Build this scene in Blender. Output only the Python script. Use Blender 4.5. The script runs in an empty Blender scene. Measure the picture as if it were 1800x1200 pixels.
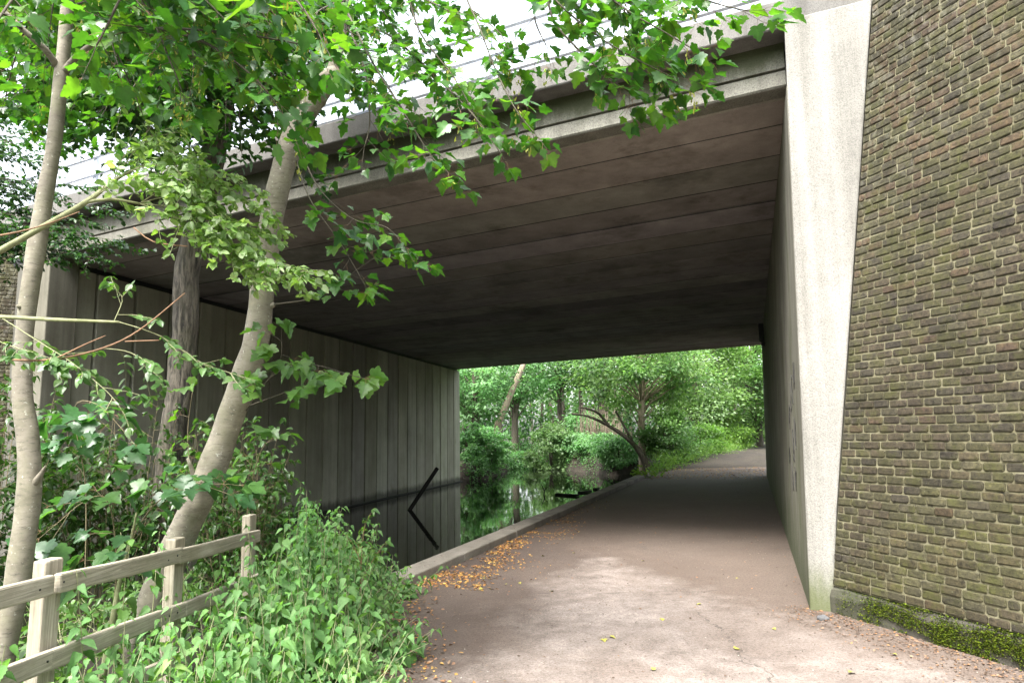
import bpy, math, random
import numpy as np
from mathutils import Vector, Matrix
random.seed(7); RNG = np.random.default_rng(11)
S = bpy.context.scene
COL = S.collection
# ------------------------------------------------------------------ camera
F = 1200.0; H = 1.8; PIT = math.atan(164/1200.0); ROL = math.radians(1.0)
fw = np.array([0, math.cos(PIT), math.sin(PIT)]); up0 = np.array([0, -math.sin(PIT), math.cos(PIT)]); rt0 = np.array([1., 0, 0])
rt = math.cos(ROL)*rt0 - math.sin(ROL)*up0; upv = math.cos(ROL)*up0 + math.sin(ROL)*rt0
CAM = np.array([0, 0, H])
def ray(x, y): return fw + (x-900)/F*rt + (600-y)/F*upv
def onz(x, y, z): d = ray(x, y); return CAM + d*((z-H)/d[2])
def at(x, y, Y): d = ray(x, y); return CAM + d*(Y/d[1])
def onpl(x, y, p, n): d = ray(x, y); return CAM + d*(np.dot(p-CAM, n)/np.dot(d, n))
cd = bpy.data.cameras.new('camera'); cam = bpy.data.objects.new('camera', cd); COL.objects.link(cam)
cd.lens = 24; cd.sensor_width = 36; cd.clip_end = 3000; cd.clip_start = 0.05
cam.matrix_world = Matrix(((rt[0], upv[0], -fw[0], 0), (rt[1], upv[1], -fw[1], 0), (rt[2], upv[2], -fw[2], H), (0, 0, 0, 1)))
S.camera = cam
# ------------------------------------------------------------------ light
EL, AZ = math.radians(56), math.radians(206)      # azimuth clockwise from +Y: behind the camera, a little left
sd = Vector((math.sin(AZ)*math.cos(EL), math.cos(AZ)*math.cos(EL), math.sin(EL)))
sl = bpy.data.lights.new('sun', 'SUN'); so = bpy.data.objects.new('sun', sl); COL.objects.link(so)
sl.energy = 2.0; sl.angle = math.radians(24); sl.color = (1, .97, .92)
so.rotation_euler = sd.to_track_quat('Z', 'Y').to_euler()
W = bpy.data.worlds.new('World'); S.world = W; W.use_nodes = True
nt = W.node_tree; bg = nt.nodes['Background']
sk = nt.nodes.new('ShaderNodeTexSky'); sk.sky_type = 'NISHITA'; sk.sun_disc = False
sk.sun_elevation = EL; sk.sun_rotation = AZ; sk.dust_density = 4.0; sk.air_density = 1.0
hs = nt.nodes.new('ShaderNodeHueSaturation'); hs.inputs['Saturation'].default_value = 0.3
nt.links.new(sk.outputs[0], hs.inputs['Color']); nt.links.new(hs.outputs[0], bg.inputs[0]); bg.inputs[1].default_value = 0.15
S.view_settings.view_transform = 'Standard'; S.view_settings.look = 'None'; S.view_settings.exposure = 2.43; S.view_settings.gamma = 1
S.cycles.max_bounces = 10; S.cycles.diffuse_bounces = 6; S.cycles.transmission_bounces = 6
S.cycles.use_denoising = True
# ------------------------------------------------------------------ materials
def mat(name):
    m = bpy.data.materials.new(name); m.use_nodes = True
    return m, m.node_tree, m.node_tree.nodes['Principled BSDF']
class N:
    def __init__(s, t): s.t = t
    def n(s, typ, **kw):
        o = s.t.nodes.new(typ)
        for k, v in kw.items():
            if k in o.inputs: o.inputs[k].default_value = v
            else: setattr(o, k, v)
        return o
    def l(s, a, b): s.t.links.new(a, b)
    def obj(s): return s.n('ShaderNodeTexCoord').outputs['Object']
    def mapping(s, v, sc):
        m = s.n('ShaderNodeMapping'); s.l(v, m.inputs[0]); m.inputs['Scale'].default_value = sc; return m.outputs[0]
    def noise(s, v, scale, detail=6, rough=.6, dist=0):
        o = s.n('ShaderNodeTexNoise', Scale=scale, Detail=detail, Roughness=rough, Distortion=dist); s.l(v, o.inputs['Vector']); return o.outputs['Fac']
    def ramp(s, f, stops):
        o = s.n('ShaderNodeValToRGB'); s.l(f, o.inputs[0]); e = o.color_ramp.elements
        while len(e) < len(stops): e.new(.5)
        for i, (p, c) in enumerate(stops):
            e[i].position = p; e[i].color = (c if hasattr(c, '__len__') else (c, c, c)) + ((1,) if hasattr(c, '__len__') else (1,)) if hasattr(c, '__len__') else (c, c, c, 1)
        return o.outputs[0]
    def mix(s, f, a, b, bt='MIX'):
        o = s.n('ShaderNodeMix', data_type='RGBA', blend_type=bt)
        for i, v in ((0, f), (6, a), (7, b)):
            if isinstance(v, (int, float)): o.inputs[i].default_value = v
            elif isinstance(v, tuple): o.inputs[i].default_value = v + (1,)
            else: s.l(v, o.inputs[i])
        return o.outputs[2]
    def math(s, op, a, b=0):
        o = s.n('ShaderNodeMath', operation=op)
        for i, v in ((0, a), (1, b)):
            if isinstance(v, (int, float)): o.inputs[i].default_value = v
            else: s.l(v, o.inputs[i])
        return o.outputs[0]
    def bump(s, h, bs, st=.4, d=.01, prev=None):
        o = s.n('ShaderNodeBump', Strength=st, Distance=d); s.l(h, o.inputs['Height'])
        if prev is not None: s.l(prev, o.inputs['Normal'])
        if bs is not None: s.l(o.outputs[0], bs.inputs['Normal'])
        return o.outputs[0]
    def attr(s, nm='col'):
        return s.n('ShaderNodeVertexColor', layer_name=nm).outputs['Color']
    def sep(s, v):
        o = s.n('ShaderNodeSeparateXYZ'); s.l(v, o.inputs[0]); return o.outputs

def concrete(name, dark, light, streak=.5, algae=None, algae_lo=.55, speck=0., use_col=False, rough=.9, speck_scale=90, stain=.0, bumpd=.006, bands=()):
    m, t, b = mat(name); q = N(t); v = q.obj()
    c = q.ramp(q.noise(v, .9, 8, .65), [(.3, dark), (.7, light)])
    st = q.noise(q.mapping(v, (2.2, 2.2, .12)), 1.6, 6, .65)
    c = q.mix(streak, c, q.mix(1, c, q.ramp(st, [(.3, (.35, .34, .31)), (.62, (1.05, 1.05, 1.05))]), 'MULTIPLY'))
    fine = q.noise(v, speck_scale, 3, .7)
    c = q.mix(speck, c, q.mix(1, c, q.ramp(fine, [(.35, (.45, .45, .44)), (.5, (1, 1, 1)), (.68, (1.35, 1.33, 1.28))]), 'MULTIPLY'))
    if stain:
        s2 = q.ramp(q.noise(v, .55, 5, .7), [(.52, 0.), (.66, 1.)])
        c = q.mix(q.math('MULTIPLY', s2, stain), c, (.05, .045, .035))
    if algae:
        a = q.math('MULTIPLY', q.ramp(q.noise(q.mapping(v, (1, 1, .35)), 1.1, 7, .7), [(algae_lo, 0.), (algae_lo+.16, 1.)]), .7)
        c = q.mix(a, c, algae)
    for (za, zb, bc, bf) in bands:
        mr = q.n('ShaderNodeMapRange', interpolation_type='SMOOTHSTEP'); zz = q.sep(v)[2]
        nzz = q.math('MULTIPLY', q.math('SUBTRACT', q.noise(q.mapping(v, (1, 1, .4)), 2.6, 7, .75), .5), abs(zb-za)*1.8)
        q.l(q.math('ADD', zz, nzz), mr.inputs[0]); mr.inputs[1].default_value = za; mr.inputs[2].default_value = zb; mr.inputs[3].default_value = bf; mr.inputs[4].default_value = 0
        c = q.mix(mr.outputs[0], c, bc)
    if use_col: c = q.mix(1, c, q.attr(), 'MULTIPLY')
    q.l(c, b.inputs['Base Color']); b.inputs['Roughness'].default_value = rough
    q.bump(fine, b, .5, bumpd, q.bump(q.noise(v, 14, 6, .7), None, .35, .015))
    return m
M_PYL = concrete('pylon_concrete', (.175, .168, .152), (.275, .266, .243), .7, (.14, .15, .09), .68, .6, speck_scale=75, bumpd=.008, bands=((.05, .55, (.07, .085, .02), .8),))
M_ABR = concrete('abutment_concrete', (.13, .122, .09), (.22, .21, .165), .75, (.06, .075, .018), .52, .3, bands=((.0, 1.3, (.045, .06, .014), .8),))
M_ABL = concrete('panel_concrete', (.36, .345, .28), (.50, .48, .41), .4, (.10, .12, .03), .6, .3, use_col=True, bands=((-.58, -.30, (.045, .045, .036), .8),))
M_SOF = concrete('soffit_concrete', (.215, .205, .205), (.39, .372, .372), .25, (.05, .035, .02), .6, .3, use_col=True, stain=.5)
M_FAS = concrete('fascia_concrete', (.15, .146, .122), (.265, .258, .22), .6, (.10, .11, .035), .56, .8, speck_scale=60, bands=((6.18, 5.85, (.035, .042, .014), .9),))
M_PAR = concrete('parapet_concrete', (.10, .096, .088), (.185, .177, .167), .6, (.05, .05, .025), .58, .6)
M_KRB = concrete('kerb_concrete', (.16, .14, .11), (.30, .27, .225), .2, (.09, .10, .04), .62, .6, stain=.5)
M_PLN = concrete('plinth_concrete', (.04, .037, .027), (.11, .10, .078), .7, (.025, .034, .009), .5, .8, stain=.8)
def simple(name, c, rough=.6, metal=0, spec=.5):
    m, t, b = mat(name); b.inputs['Base Color'].default_value = c+(1,); b.inputs['Roughness'].default_value = rough; b.inputs['Metallic'].default_value = metal
    b.inputs['Specular IOR Level'].default_value = spec
    return m
def galv():
    m, t, b = mat('galvanised_steel'); q = N(t); v = q.obj()
    q.l(q.ramp(q.noise(v, 6, 5), [(.35, (.42, .46, .52)), (.7, (.66, .69, .74))]), b.inputs['Base Color']); b.inputs['Roughness'].default_value = .5; b.inputs['Metallic'].default_value = .3
    return m
M_GAL = galv()
def bark(name, c1, c2, sc=(18, 18, 5), bd=.01, spots=.0, green=None, rr=(.32, .66)):
    m, t, b = mat(name); q = N(t); v = q.obj()
    n1 = q.noise(q.mapping(v, sc), 1, 8, .7, .3)
    c = q.ramp(n1, [(rr[0], c1), (rr[1], c2)])
    c = q.mix(q.ramp(q.noise(v, 2.5, 5), [(.4, 0.), (.7, .6)]), c, tuple(x*.6 for x in c2))
    if spots > .5: c = q.mix(1, c, q.ramp(q.noise(q.mapping(v, (14, 14, 60)), 1, 5, .8), [(.34, (.45, .44, .42)), (.46, (1, 1, 1)), (.7, (1.15, 1.15, 1.12))]), 'MULTIPLY')
    if spots:
        sp = q.ramp(q.noise(v, 38, 2), [(.66, 0.), (.74, spots)])
        c = q.mix(sp, c, (.5, .5, .44))
    if green: c = q.mix(q.ramp(q.noise(v, 3, 6, .7), [(.45, 0.), (.7, .65)]), c, green)
    q.l(c, b.inputs['Base Color']); b.inputs['Roughness'].default_value = .85
    q.bump(n1, b, .7, bd)
    return m
M_BKS = bark('smooth_bark', (.105, .09, .068), (.27, .242, .195), (7, 7, 9), .004, .8, (.15, .15, .085))
M_BKR = bark('rough_bark', (.012, .010, .008), (.20, .17, .135), (26, 26, 4.), .08, .1, (.07, .07, .035), (.42, .6))
M_BKD = bark('dark_bark', (.03, .025, .018), (.11, .09, .065), (14, 14, 4), .02, 0, (.05, .06, .02))
M_BKP = bark('pale_bark', (.22, .17, .115), (.42, .34, .25), (9, 9, 3), .01, .2)
M_TWG = bark('twig_bark', (.09, .075, .04), (.22, .18, .10), (30, 30, 30), .002)
M_TWR = bark('red_twig_bark', (.15, .08, .045), (.27, .16, .09), (30, 30, 30), .002)
M_TWGN = bark('green_twig_bark', (.15, .16, .07), (.30, .31, .17), (20, 20, 8), .002)
def wood(name, c1, c2):
    m, t, b = mat(name); q = N(t); v = q.n('ShaderNodeUVMap').outputs[0]
    g = q.noise(q.mapping(v, (2.2, 60, 1)), 1, 8, .7, .6); g2 = q.noise(v, 1.6, 6, .7)
    c = q.mix(1, q.ramp(g, [(.28, c1), (.65, c2)]), q.ramp(g2, [(.3, (.62, .6, .52)), (.7, (1.1, 1.1, 1.08))]), 'MULTIPLY')
    c = q.mix(q.ramp(q.noise(v, 3.1, 6, .7), [(.56, 0.), (.75, .45)]), c, (.13, .14, .07))
    q.l(c, b.inputs['Base Color']); b.inputs['Roughness'].default_value = .85
    q.bump(g, b, .8, .006)
    return m
M_WOD = wood('weathered_timber', (.17, .148, .114), (.45, .41, .34))
def leafmat(name, trans=.45, rough=.42, tb=1.9, spec=.45, tc=(1.05, 1.2, .4)):
    m, t, b = mat(name); q = N(t); c = q.attr()
    v = q.obj(); vn = q.noise(v, 26, 3)
    c = q.mix(1, c, q.ramp(vn, [(.3, (.78, .8, .75)), (.7, (1.2, 1.18, 1.15))]), 'MULTIPLY')
    q.l(c, b.inputs['Base Color']); b.inputs['Roughness'].default_value = rough; b.inputs['Specular IOR Level'].default_value = spec
    tr = q.n('ShaderNodeBsdfTranslucent')
    q.l(q.mix(1, c, (tc[0]*tb, tc[1]*tb, tc[2]*tb), 'MULTIPLY'), tr.inputs[0])
    mx = q.n('ShaderNodeMixShader'); mx.inputs[0].default_value = trans
    q.l(b.outputs[0], mx.inputs[1]); q.l(tr.outputs[0], mx.inputs[2]); q.l(mx.outputs[0], t.nodes['Material Output'].inputs[0])
    return m
M_LF = leafmat('broad_leaf', .42, .36, 1.45, .5); M_LFN = leafmat('nettle_leaf', .35, .6, 1.8, .25); M_LFD = leafmat('glossy_leaf', .25, .3, 1.6, .6); M_LFB = leafmat('far_leaf', .45, .45, 2.0, .45, (1.0, 1.08, .68))
def drymat():
    m, t, b = mat('dry_leaf'); q = N(t); q.l(q.attr(), b.inputs['Base Color']); b.inputs['Roughness'].default_value = .75
    return m
M_DRY = drymat()
def mossmat():
    m, t, b = mat('moss'); q = N(t); q.l(q.attr(), b.inputs['Base Color']); b.inputs['Roughness'].default_value = .95; b.inputs['Specular IOR Level'].default_value = .1
    return m
M_MOS = mossmat()
def pathmat():
    m, t, b = mat('path_surface'); q = N(t); v = q.obj()
    c = q.ramp(q.noise(v, .8, 9, .68, .4), [(.32, (.135, .108, .092)), (.68, (.275, .236, .212))])
    c = q.mix(1, c, q.ramp(q.noise(v, 4.5, 8, .75, .3), [(.3, (.62, .6, .58)), (.52, (1, 1, 1)), (.72, (1.28, 1.27, 1.25))]), 'MULTIPLY')
    st = q.ramp(q.noise(q.mapping(v, (1., .8, 1)), .62, 7, .68, .6), [(.50, 0.), (.58, 1.)])
    x = q.sep(v)
    # muddy canal side with tree shade painted in, fading towards the wall
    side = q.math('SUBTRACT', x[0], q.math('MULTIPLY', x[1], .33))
    mud_shade = q.n('ShaderNodeMapRange'); q.l(q.math('ADD', side, q.math('MULTIPLY', q.noise(v, .9, 8, .7), 2.6)), mud_shade.inputs[0])
    mud_shade.inputs[1].default_value = -1.3; mud_shade.inputs[2].default_value = -.55; mud_shade.inputs[3].default_value = .9; mud_shade.inputs[4].default_value = .0
    c = q.mix(mud_shade.outputs[0], c, (.068, .048, .037))
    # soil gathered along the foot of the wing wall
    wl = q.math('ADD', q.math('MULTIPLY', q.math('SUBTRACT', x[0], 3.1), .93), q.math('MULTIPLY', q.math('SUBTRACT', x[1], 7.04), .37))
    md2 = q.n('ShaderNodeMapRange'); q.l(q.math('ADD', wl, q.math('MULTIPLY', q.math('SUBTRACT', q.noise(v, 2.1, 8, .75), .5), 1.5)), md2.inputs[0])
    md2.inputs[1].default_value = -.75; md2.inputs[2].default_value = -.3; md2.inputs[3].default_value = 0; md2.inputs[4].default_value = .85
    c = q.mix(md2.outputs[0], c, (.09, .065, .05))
    c = q.mix(q.math('MULTIPLY', st, .42), c, (.12, .09, .072))
    fine = q.noise(v, 85, 4, .75)
    c = q.mix(.8, c, q.mix(1, c, q.ramp(fine, [(.33, (.5, .48, .45)), (.5, (1, 1, 1)), (.7, (1.4, 1.4, 1.4))]), 'MULTIPLY'))
    gr2 = q.noise(v, 38, 5, .8)
    c = q.mix(.85, c, q.mix(1, c, q.ramp(gr2, [(.36, (.55, .53, .5)), (.5, (1, 1, 1)), (.66, (1.3, 1.29, 1.27))]), 'MULTIPLY'))
    bits = q.ramp(q.noise(v, 31, 3, .6), [(.62, 0.), (.66, .75)])
    c = q.mix(bits, c, (.09, .06, .04))
    # hairline cracks
    vo = q.n('ShaderNodeTexVoronoi', feature='DISTANCE_TO_EDGE', Scale=.33)
    vv = q.n('ShaderNodeVectorMath', operation='ADD'); q.l(v, vv.inputs[0])
    nz = q.n('ShaderNodeTexNoise', Scale=1.6, Detail=6); q.l(v, nz.inputs['Vector']); q.l(nz.outputs['Color'], vv.inputs[1]); q.l(vv.outputs[0], vo.inputs['Vector'])
    cr = q.math('MULTIPLY', q.ramp(vo.outputs['Distance'], [(.002, .5), (.006, 0.)]), q.ramp(q.noise(v, .5, 2), [(.55, 0.), (.62, 1.)]))
    c = q.mix(cr, c, (.06, .05, .04))
    def seam(co, at_, wob, w_, lo, hi, other):
        d = q.math('ABSOLUTE', q.math('SUBTRACT', q.math('SUBTRACT', co, at_), q.math('MULTIPLY', q.math('SUBTRACT', q.noise(v, 1.7, 7, .7), .5), wob)))
        m1 = q.n('ShaderNodeMapRange'); q.l(d, m1.inputs[0]); m1.inputs[1].default_value = w_*.4; m1.inputs[2].default_value = w_; m1.inputs[3].default_value = .75; m1.inputs[4].default_value = 0
        g_ = q.math('MULTIPLY', q.math('GREATER_THAN', other, lo), q.math('LESS_THAN', other, hi))
        return q.math('MULTIPLY', m1.outputs[0], q.math('MULTIPLY', g_, q.ramp(q.noise(v, 4, 3), [(.4, .2), (.55, 1.)])))
    c = q.mix(seam(x[0], 1.84, .7, .014, 3.5, 7.2, x[1]), c, (.04, .032, .026))
    c = q.mix(seam(x[1], 8.1, .35, .016, -1.2, 2.6, x[0]), c, (.06, .048, .04))
    q.l(c, b.inputs['Base Color']); b.inputs['Roughness'].default_value = .85
    q.bump(fine, b, .6, .006, q.bump(q.noise(v, 3, 8, .7), None, .4, .03))
    return m
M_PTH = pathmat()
def soilmat():
    m, t, b = mat('soil'); q = N(t); v = q.obj()
    c = q.ramp(q.noise(v, 1.3, 9, .7), [(.3, (.014, .011, .008)), (.55, (.034, .025, .017)), (.75, (.03, .036, .013))])
    q.l(c, b.inputs['Base Color']); b.inputs['Roughness'].default_value = .95
    q.bump(q.noise(v, 18, 6, .75), b, .9, .05)
    return m
M_SOI = soilmat()
def watermat():
    m, t, b = mat('canal_water'); q = N(t); v = q.obj()
    b.inputs['Base Color'].default_value = (.008, .009, .006, 1); b.inputs['Roughness'].default_value = .035; b.inputs['IOR'].default_value = 1.33
    b.inputs['Specular IOR Level'].default_value = .5
    q.bump(q.noise(q.mapping(v, (1, .5, 1)), 1.4, 3, .5), b, .05, .05)
    return m
M_WAT = watermat()
def brickmat():
    m, t, b = mat('brick'); q = N(t); v = q.obj(); c = q.attr()
    c = q.mix(1, c, q.ramp(q.noise(v, 26, 6, .75), [(.36, (.42, .41, .40)), (.48, (.95, .95, .95)), (.54, (1.05, 1.05, 1.05)), (.66, (1.65, 1.58, 1.45))]), 'MULTIPLY')
    c = q.mix(q.ramp(q.noise(v, 5, 7, .75), [(.5, 0.), (.66, .7)]), c, (.052, .053, .014))     # algae film
    c = q.mix(q.ramp(q.noise(q.mapping(v, (1, 1, .5)), 2.2, 8, .8), [(.6, 0.), (.72, .5)]), c, (.03, .025, .02))   # soot
    c = q.mix(q.ramp(q.noise(v, 9, 8, .8), [(.67, 0.), (.74, .6)]), c, (.22, .215, .19))   # lime bloom
    c = q.mix(q.ramp(q.noise(v, 46, 3, .6), [(.30, .85), (.37, 0.)]), c, (.012, .010, .008))
    c = q.mix(q.ramp(q.noise(v, 34, 4, .7), [(.68, 0.), (.74, .7)]), c, (.26, .25, .21))
    zl = q.n('ShaderNodeMapRange'); q.l(q.math('SUBTRACT', q.sep(v)[2], q.math('MULTIPLY', q.sep(v)[0], 2.2)), zl.inputs[0]); zl.inputs[1].default_value = 1.8; zl.inputs[2].default_value = 4.5
    c = q.mix(q.math('MULTIPLY', zl.outputs[0], q.ramp(q.noise(q.mapping(v, (1, 1, .6)), 11, 7, .75), [(.5, 0.), (.66, .6)])), c, (.24, .225, .205))     # salts by the pylon
    c = q.mix(q.ramp(q.noise(v, .55, 6, .7), [(.42, 0.), (.6, .55)]), c, q.mix(1, c, (.97, 1.07, .70), 'MULTIPLY'))
    c = q.mix(1, c, q.ramp(q.noise(v, .8, 7, .7), [(.3, (.62, .6, .6)), (.5, (1, 1, 1)), (.72, (1.35, 1.36, 1.2))]), 'MULTIPLY')
    q.l(c, b.inputs['Base Color']); b.inputs['Roughness'].default_value = .9; b.inputs['Specular IOR Level'].default_value = .3
    q.bump(q.noise(v, 70, 6, .75), b, .9, .008, q.bump(q.noise(v, 22, 5, .7), None, .7, .014))
    return m
M_BRK = brickmat()
def mortarmat():
    m, t, b = mat('mortar'); q = N(t); v = q.obj()
    c = q.ramp(q.noise(v, 5.5, 9, .8), [(.36, (.022, .020, .012)), (.48, (.125, .113, .064)), (.72, (.21, .197, .13))])
    q.l(c, b.inputs['Base Color']); b.inputs['Roughness'].default_value = .95
    q.bump(q.noise(v, 50, 5, .7), b, .6, .008)
    return m
M_MOR = mortarmat()
M_BLK = simple('black_iron', (.012, .012, .013), .5)
M_DKW = bark('wet_timber', (.006, .006, .005), (.022, .02, .017), (20, 20, 3), .006)
M_PAINT = simple('black_paint', (.045, .043, .04), .8)
M_STONE = bark('stone', (.05, .05, .055), (.13, .13, .13), (12, 12, 12), .01)

# ------------------------------------------------------------------ object helpers
def tag(o, label, cat, group=None):
    o['label'] = label; o['category'] = cat
    if group: o['group'] = group
    return o
def thing(name, label, cat, loc, group=None):
    o = bpy.data.objects.new(name, None); COL.objects.link(o); o.location = tuple(loc); o.empty_display_size = .2
    return tag(o, label, cat, group)
def kind(o, k): o['kind'] = k; return o
class MB:
    def __init__(s): s.v = []; s.f = []; s.c = []; s.uv = {}; s.n = 0
    def add(s, verts, faces, col=(1, 1, 1)):
        b = s.n; verts = [tuple(map(float, p)) for p in verts]
        s.v += verts; s.n += len(verts); s.c += [tuple(col)]*len(verts)
        s.f += [tuple(b+i for i in f) for f in faces]
    def hexa(s, p, col=(1, 1, 1)):     # 8 points: bottom ring then top ring (counter-clockwise)
        s.add(p, [(3, 2, 1, 0), (4, 5, 6, 7), (0, 1, 5, 4), (1, 2, 6, 5), (2, 3, 7, 6), (3, 0, 4, 7)], col)
    def bar(s, a, b, w, h, upd=(0, 0, 1), col=(1, 1, 1)):
        a = np.array(a, float); b = np.array(b, float); d = (b-a)/np.linalg.norm(b-a)
        sd_ = np.cross(d, upd); sd_ /= np.linalg.norm(sd_); u_ = np.cross(sd_, d)
        P = []
        for e in (a, b): P += [e-sd_*w/2-u_*h/2, e+sd_*w/2-u_*h/2, e+sd_*w/2+u_*h/2, e-sd_*w/2+u_*h/2]
        s.hexa(P, col)
    def tube(s, pts, rad, n=8, cap=True, wob=0., col=(1, 1, 1)):
        pts = [np.array(p, float) for p in pts]; m = len(pts); b = s.n
        ref = np.array([.31, .17, .93]); vs = []; ph = random.random()*9
        for i in range(m):
            t = pts[min(i+1, m-1)]-pts[max(i-1, 0)]; t /= (np.linalg.norm(t)+1e-9)
            x = np.cross(t, ref); 
            if np.linalg.norm(x) < .1: x = np.cross(t, [1, 0, 0])
            x /= np.linalg.norm(x); y = np.cross(t, x)
            for k in range(n):
                a = 2*math.pi*k/n; r = rad[i]*(1+wob*(math.sin(3*a+ph+i*.37)+.6*math.sin(5*a-ph*2+i*.61)))
                vs.append(pts[i]+x*math.cos(a)*r+y*math.sin(a)*r)
        fs = [(i*n+k, i*n+(k+1) % n, (i+1)*n+(k+1) % n, (i+1)*n+k) for i in range(m-1) for k in range(n)]
        if cap: fs += [tuple(range(n))[::-1], tuple((m-1)*n+k for k in range(n))]
        s.add(vs, fs, col)
    def build(s, name, m, parent=None, smooth=False, bevel=0, boxuv=None, loc=None):
        me = bpy.data.meshes.new(name)
        off = np.array(parent_loc(parent)) if parent else (np.array(loc) if loc is not None else np.zeros(3))
        V = np.array(s.v, dtype=float)-off
        me.from_pydata(V.tolist(), [], s.f)
        ca = me.color_attributes.new('col', 'FLOAT_COLOR', 'POINT')
        cc = np.ones((len(V), 4)); cc[:, :3] = np.array(s.c); ca.data.foreach_set('color', cc.ravel())
        if boxuv is not None:       # grain along this axis
            uvl = me.uv_layers.new(name='UVMap'); ax = np.array(boxuv[0]); sx = np.array(boxuv[1]); sz = np.cross(ax, sx)
            for p in me.polygons:
                nn = np.array(p.normal); o2 = sx if abs(nn@sz) > abs(nn@sx) else sz
                for li in p.loop_indices:
                    co = V[me.loops[li].vertex_index]; uvl.data[li].uv = (co@ax, co@o2+boxuv[2])
        if smooth: me.polygons.foreach_set('use_smooth', [True]*len(me.polygons))
        me.materials.append(m); me.update()
        o = bpy.data.objects.new(name, me); COL.objects.link(o)
        if parent: o.parent = parent
        elif loc is not None: o.location = tuple(loc)
        if bevel:
            bv = o.modifiers.new('bevel', 'BEVEL'); bv.width = bevel; bv.segments = 2; bv.limit_method = 'ANGLE'
        return o
def parent_loc(p):
    L = np.array(p.location)
    while p.parent: p = p.parent; L = L+np.array(p.location)
    return L
def smooth_pts(pts, rad, step=.08):
    P = [np.array(p, float) for p in pts]; out = []; R = []
    for i in range(len(P)-1):
        p0 = P[max(i-1, 0)]; p1 = P[i]; p2 = P[i+1]; p3 = P[min(i+2, len(P)-1)]
        k = max(2, int(np.linalg.norm(p2-p1)/step))
        for j in range(k):
            t = j/k
            out.append(.5*((2*p1)+(-p0+p2)*t+(2*p0-5*p1+4*p2-p3)*t*t+(-p0+3*p1-3*p2+p3)*t**3)); R.append(rad[i]*(1-t)+rad[i+1]*t)
    out.append(P[-1]); R.append(rad[-1]); return out, R
# leaf templates: unit length along +y, face normal +z
def mirror(half, centre):
    r = [(x, y) for x, y in half]; l = [(-x, y) for x, y in half if x > 1e-6][::-1]
    return [centre]+r+l
def mk(half, centre, cup, droop):
    o = mirror(half, centre); n = len(o)-1
    V = np.array([(x, y, cup*abs(x)-droop*y*y) for x, y in o]); T = np.array([(0, 1+i, 1+(i+1) % n) for i in range(n)])
    return V, T
SYC = mk([(0, .0), (.10, -.08), (.24, -.08), (.37, .0), (.40, .08), (.35, .15), (.46, .21), (.57, .36), (.56, .45), (.46, .45), (.40, .53), (.26, .51), (.31, .64), (.25, .72), (.17, .76), (.12, .90), (0, 1.0)], (0, .3), .2, .2)
ELM = mk([(0, 0), (.2, .08), (.33, .3), (.33, .5), (.24, .72), (.1, .92), (0, 1)], (0, .4), .25, .2)
OVA = mk([(0, 0), (.14, .04), (.26, .2), (.28, .36), (.21, .58), (.10, .82), (0, 1)], (0, .35), .25, .22)
NET = mk([(0, 0), (.17, .02), (.31, .15), (.27, .2), (.34, .3), (.26, .36), (.27, .46), (.20, .52), (.19, .64), (.12, .7), (.09, .84), (0, 1.06)], (0, .35), .3, .35)
SML = mk([(0, 0), (.27, .25), (.26, .55), (0, 1)], (0, .45), .2, .1)
SED = mk([(0, 0), (.12, .2), (.2, .75), (.08, 1.0), (0, 1)], (0, .6), .3, .1)
def nrm(a): return a/(np.linalg.norm(a, axis=-1, keepdims=True)+1e-9)
class Leaves:
    def __init__(s, tpl): s.t = tpl; s.b = []; s.a = []; s.n = []; s.s = []; s.c = []
    def add(s, base, axis, normal, size, col): s.b.append(base); s.a.append(axis); s.n.append(normal); s.s.append(size); s.c.append(col)
    def bulk(s, B, A, Nn, Sz, Cc): s.b += list(B); s.a += list(A); s.n += list(Nn); s.s += list(Sz); s.c += list(Cc)
    def build(s, name, m, parent=None, loc=None):
        V, T = s.t; B = np.array(s.b, float); A = nrm(np.array(s.a, float)); Nn = np.array(s.n, float); Sz = np.array(s.s, float); Cc = np.array(s.c, float)
        X = nrm(np.cross(A, Nn)); Z = np.cross(X, A); n = len(B); k = len(V)
        curl = RNG.normal(1, .5, (n, 1)); wid = RNG.uniform(.82, 1.12, (n, 1))
        P = B[:, None, :]+Sz[:, None, None]*(V[None, :, 0:1]*X[:, None, :]*wid[:, :, None]+V[None, :, 1:2]*A[:, None, :]+V[None, :, 2:3]*Z[:, None, :]*curl[:, :, None])
        off = np.array(parent_loc(parent)) if parent else (np.array(loc) if loc is not None else np.zeros(3))
        P = (P-off).reshape(-1, 3); Fc = (T[None]+(np.arange(n)*k)[:, None, None]).reshape(-1, 3)
        me = bpy.data.meshes.new(name); me.vertices.add(len(P)); me.vertices.foreach_set('co', P.ravel())
        me.loops.add(Fc.size); me.loops.foreach_set('vertex_index', Fc.ravel().astype(np.int32))
        me.polygons.add(len(Fc)); me.polygons.foreach_set('loop_start', (np.arange(len(Fc))*3).astype(np.int32)); me.polygons.foreach_set('loop_total', np.full(len(Fc), 3, np.int32))
        me.update(calc_edges=True); me.polygons.foreach_set('use_smooth', np.ones(len(Fc), bool))
        ca = me.color_attributes.new('col', 'FLOAT_COLOR', 'POINT'); cc = np.ones((len(P), 4)); cc[:, :3] = np.repeat(Cc, k, 0); ca.data.foreach_set('color', cc.ravel())
        me.materials.append(m); o = bpy.data.objects.new(name, me); COL.objects.link(o)
        if parent: o.parent = parent
        elif loc is not None: o.location = tuple(loc)
        return o
def pick(pal):
    c = np.array(random.choice(pal)); return c*random.uniform(.75, 1.3)
G_SYC = [(.036, .115, .014), (.045, .135, .018), (.065, .165, .02), (.032, .10, .028), (.055, .13, .035), (.09, .19, .02)]
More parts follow.
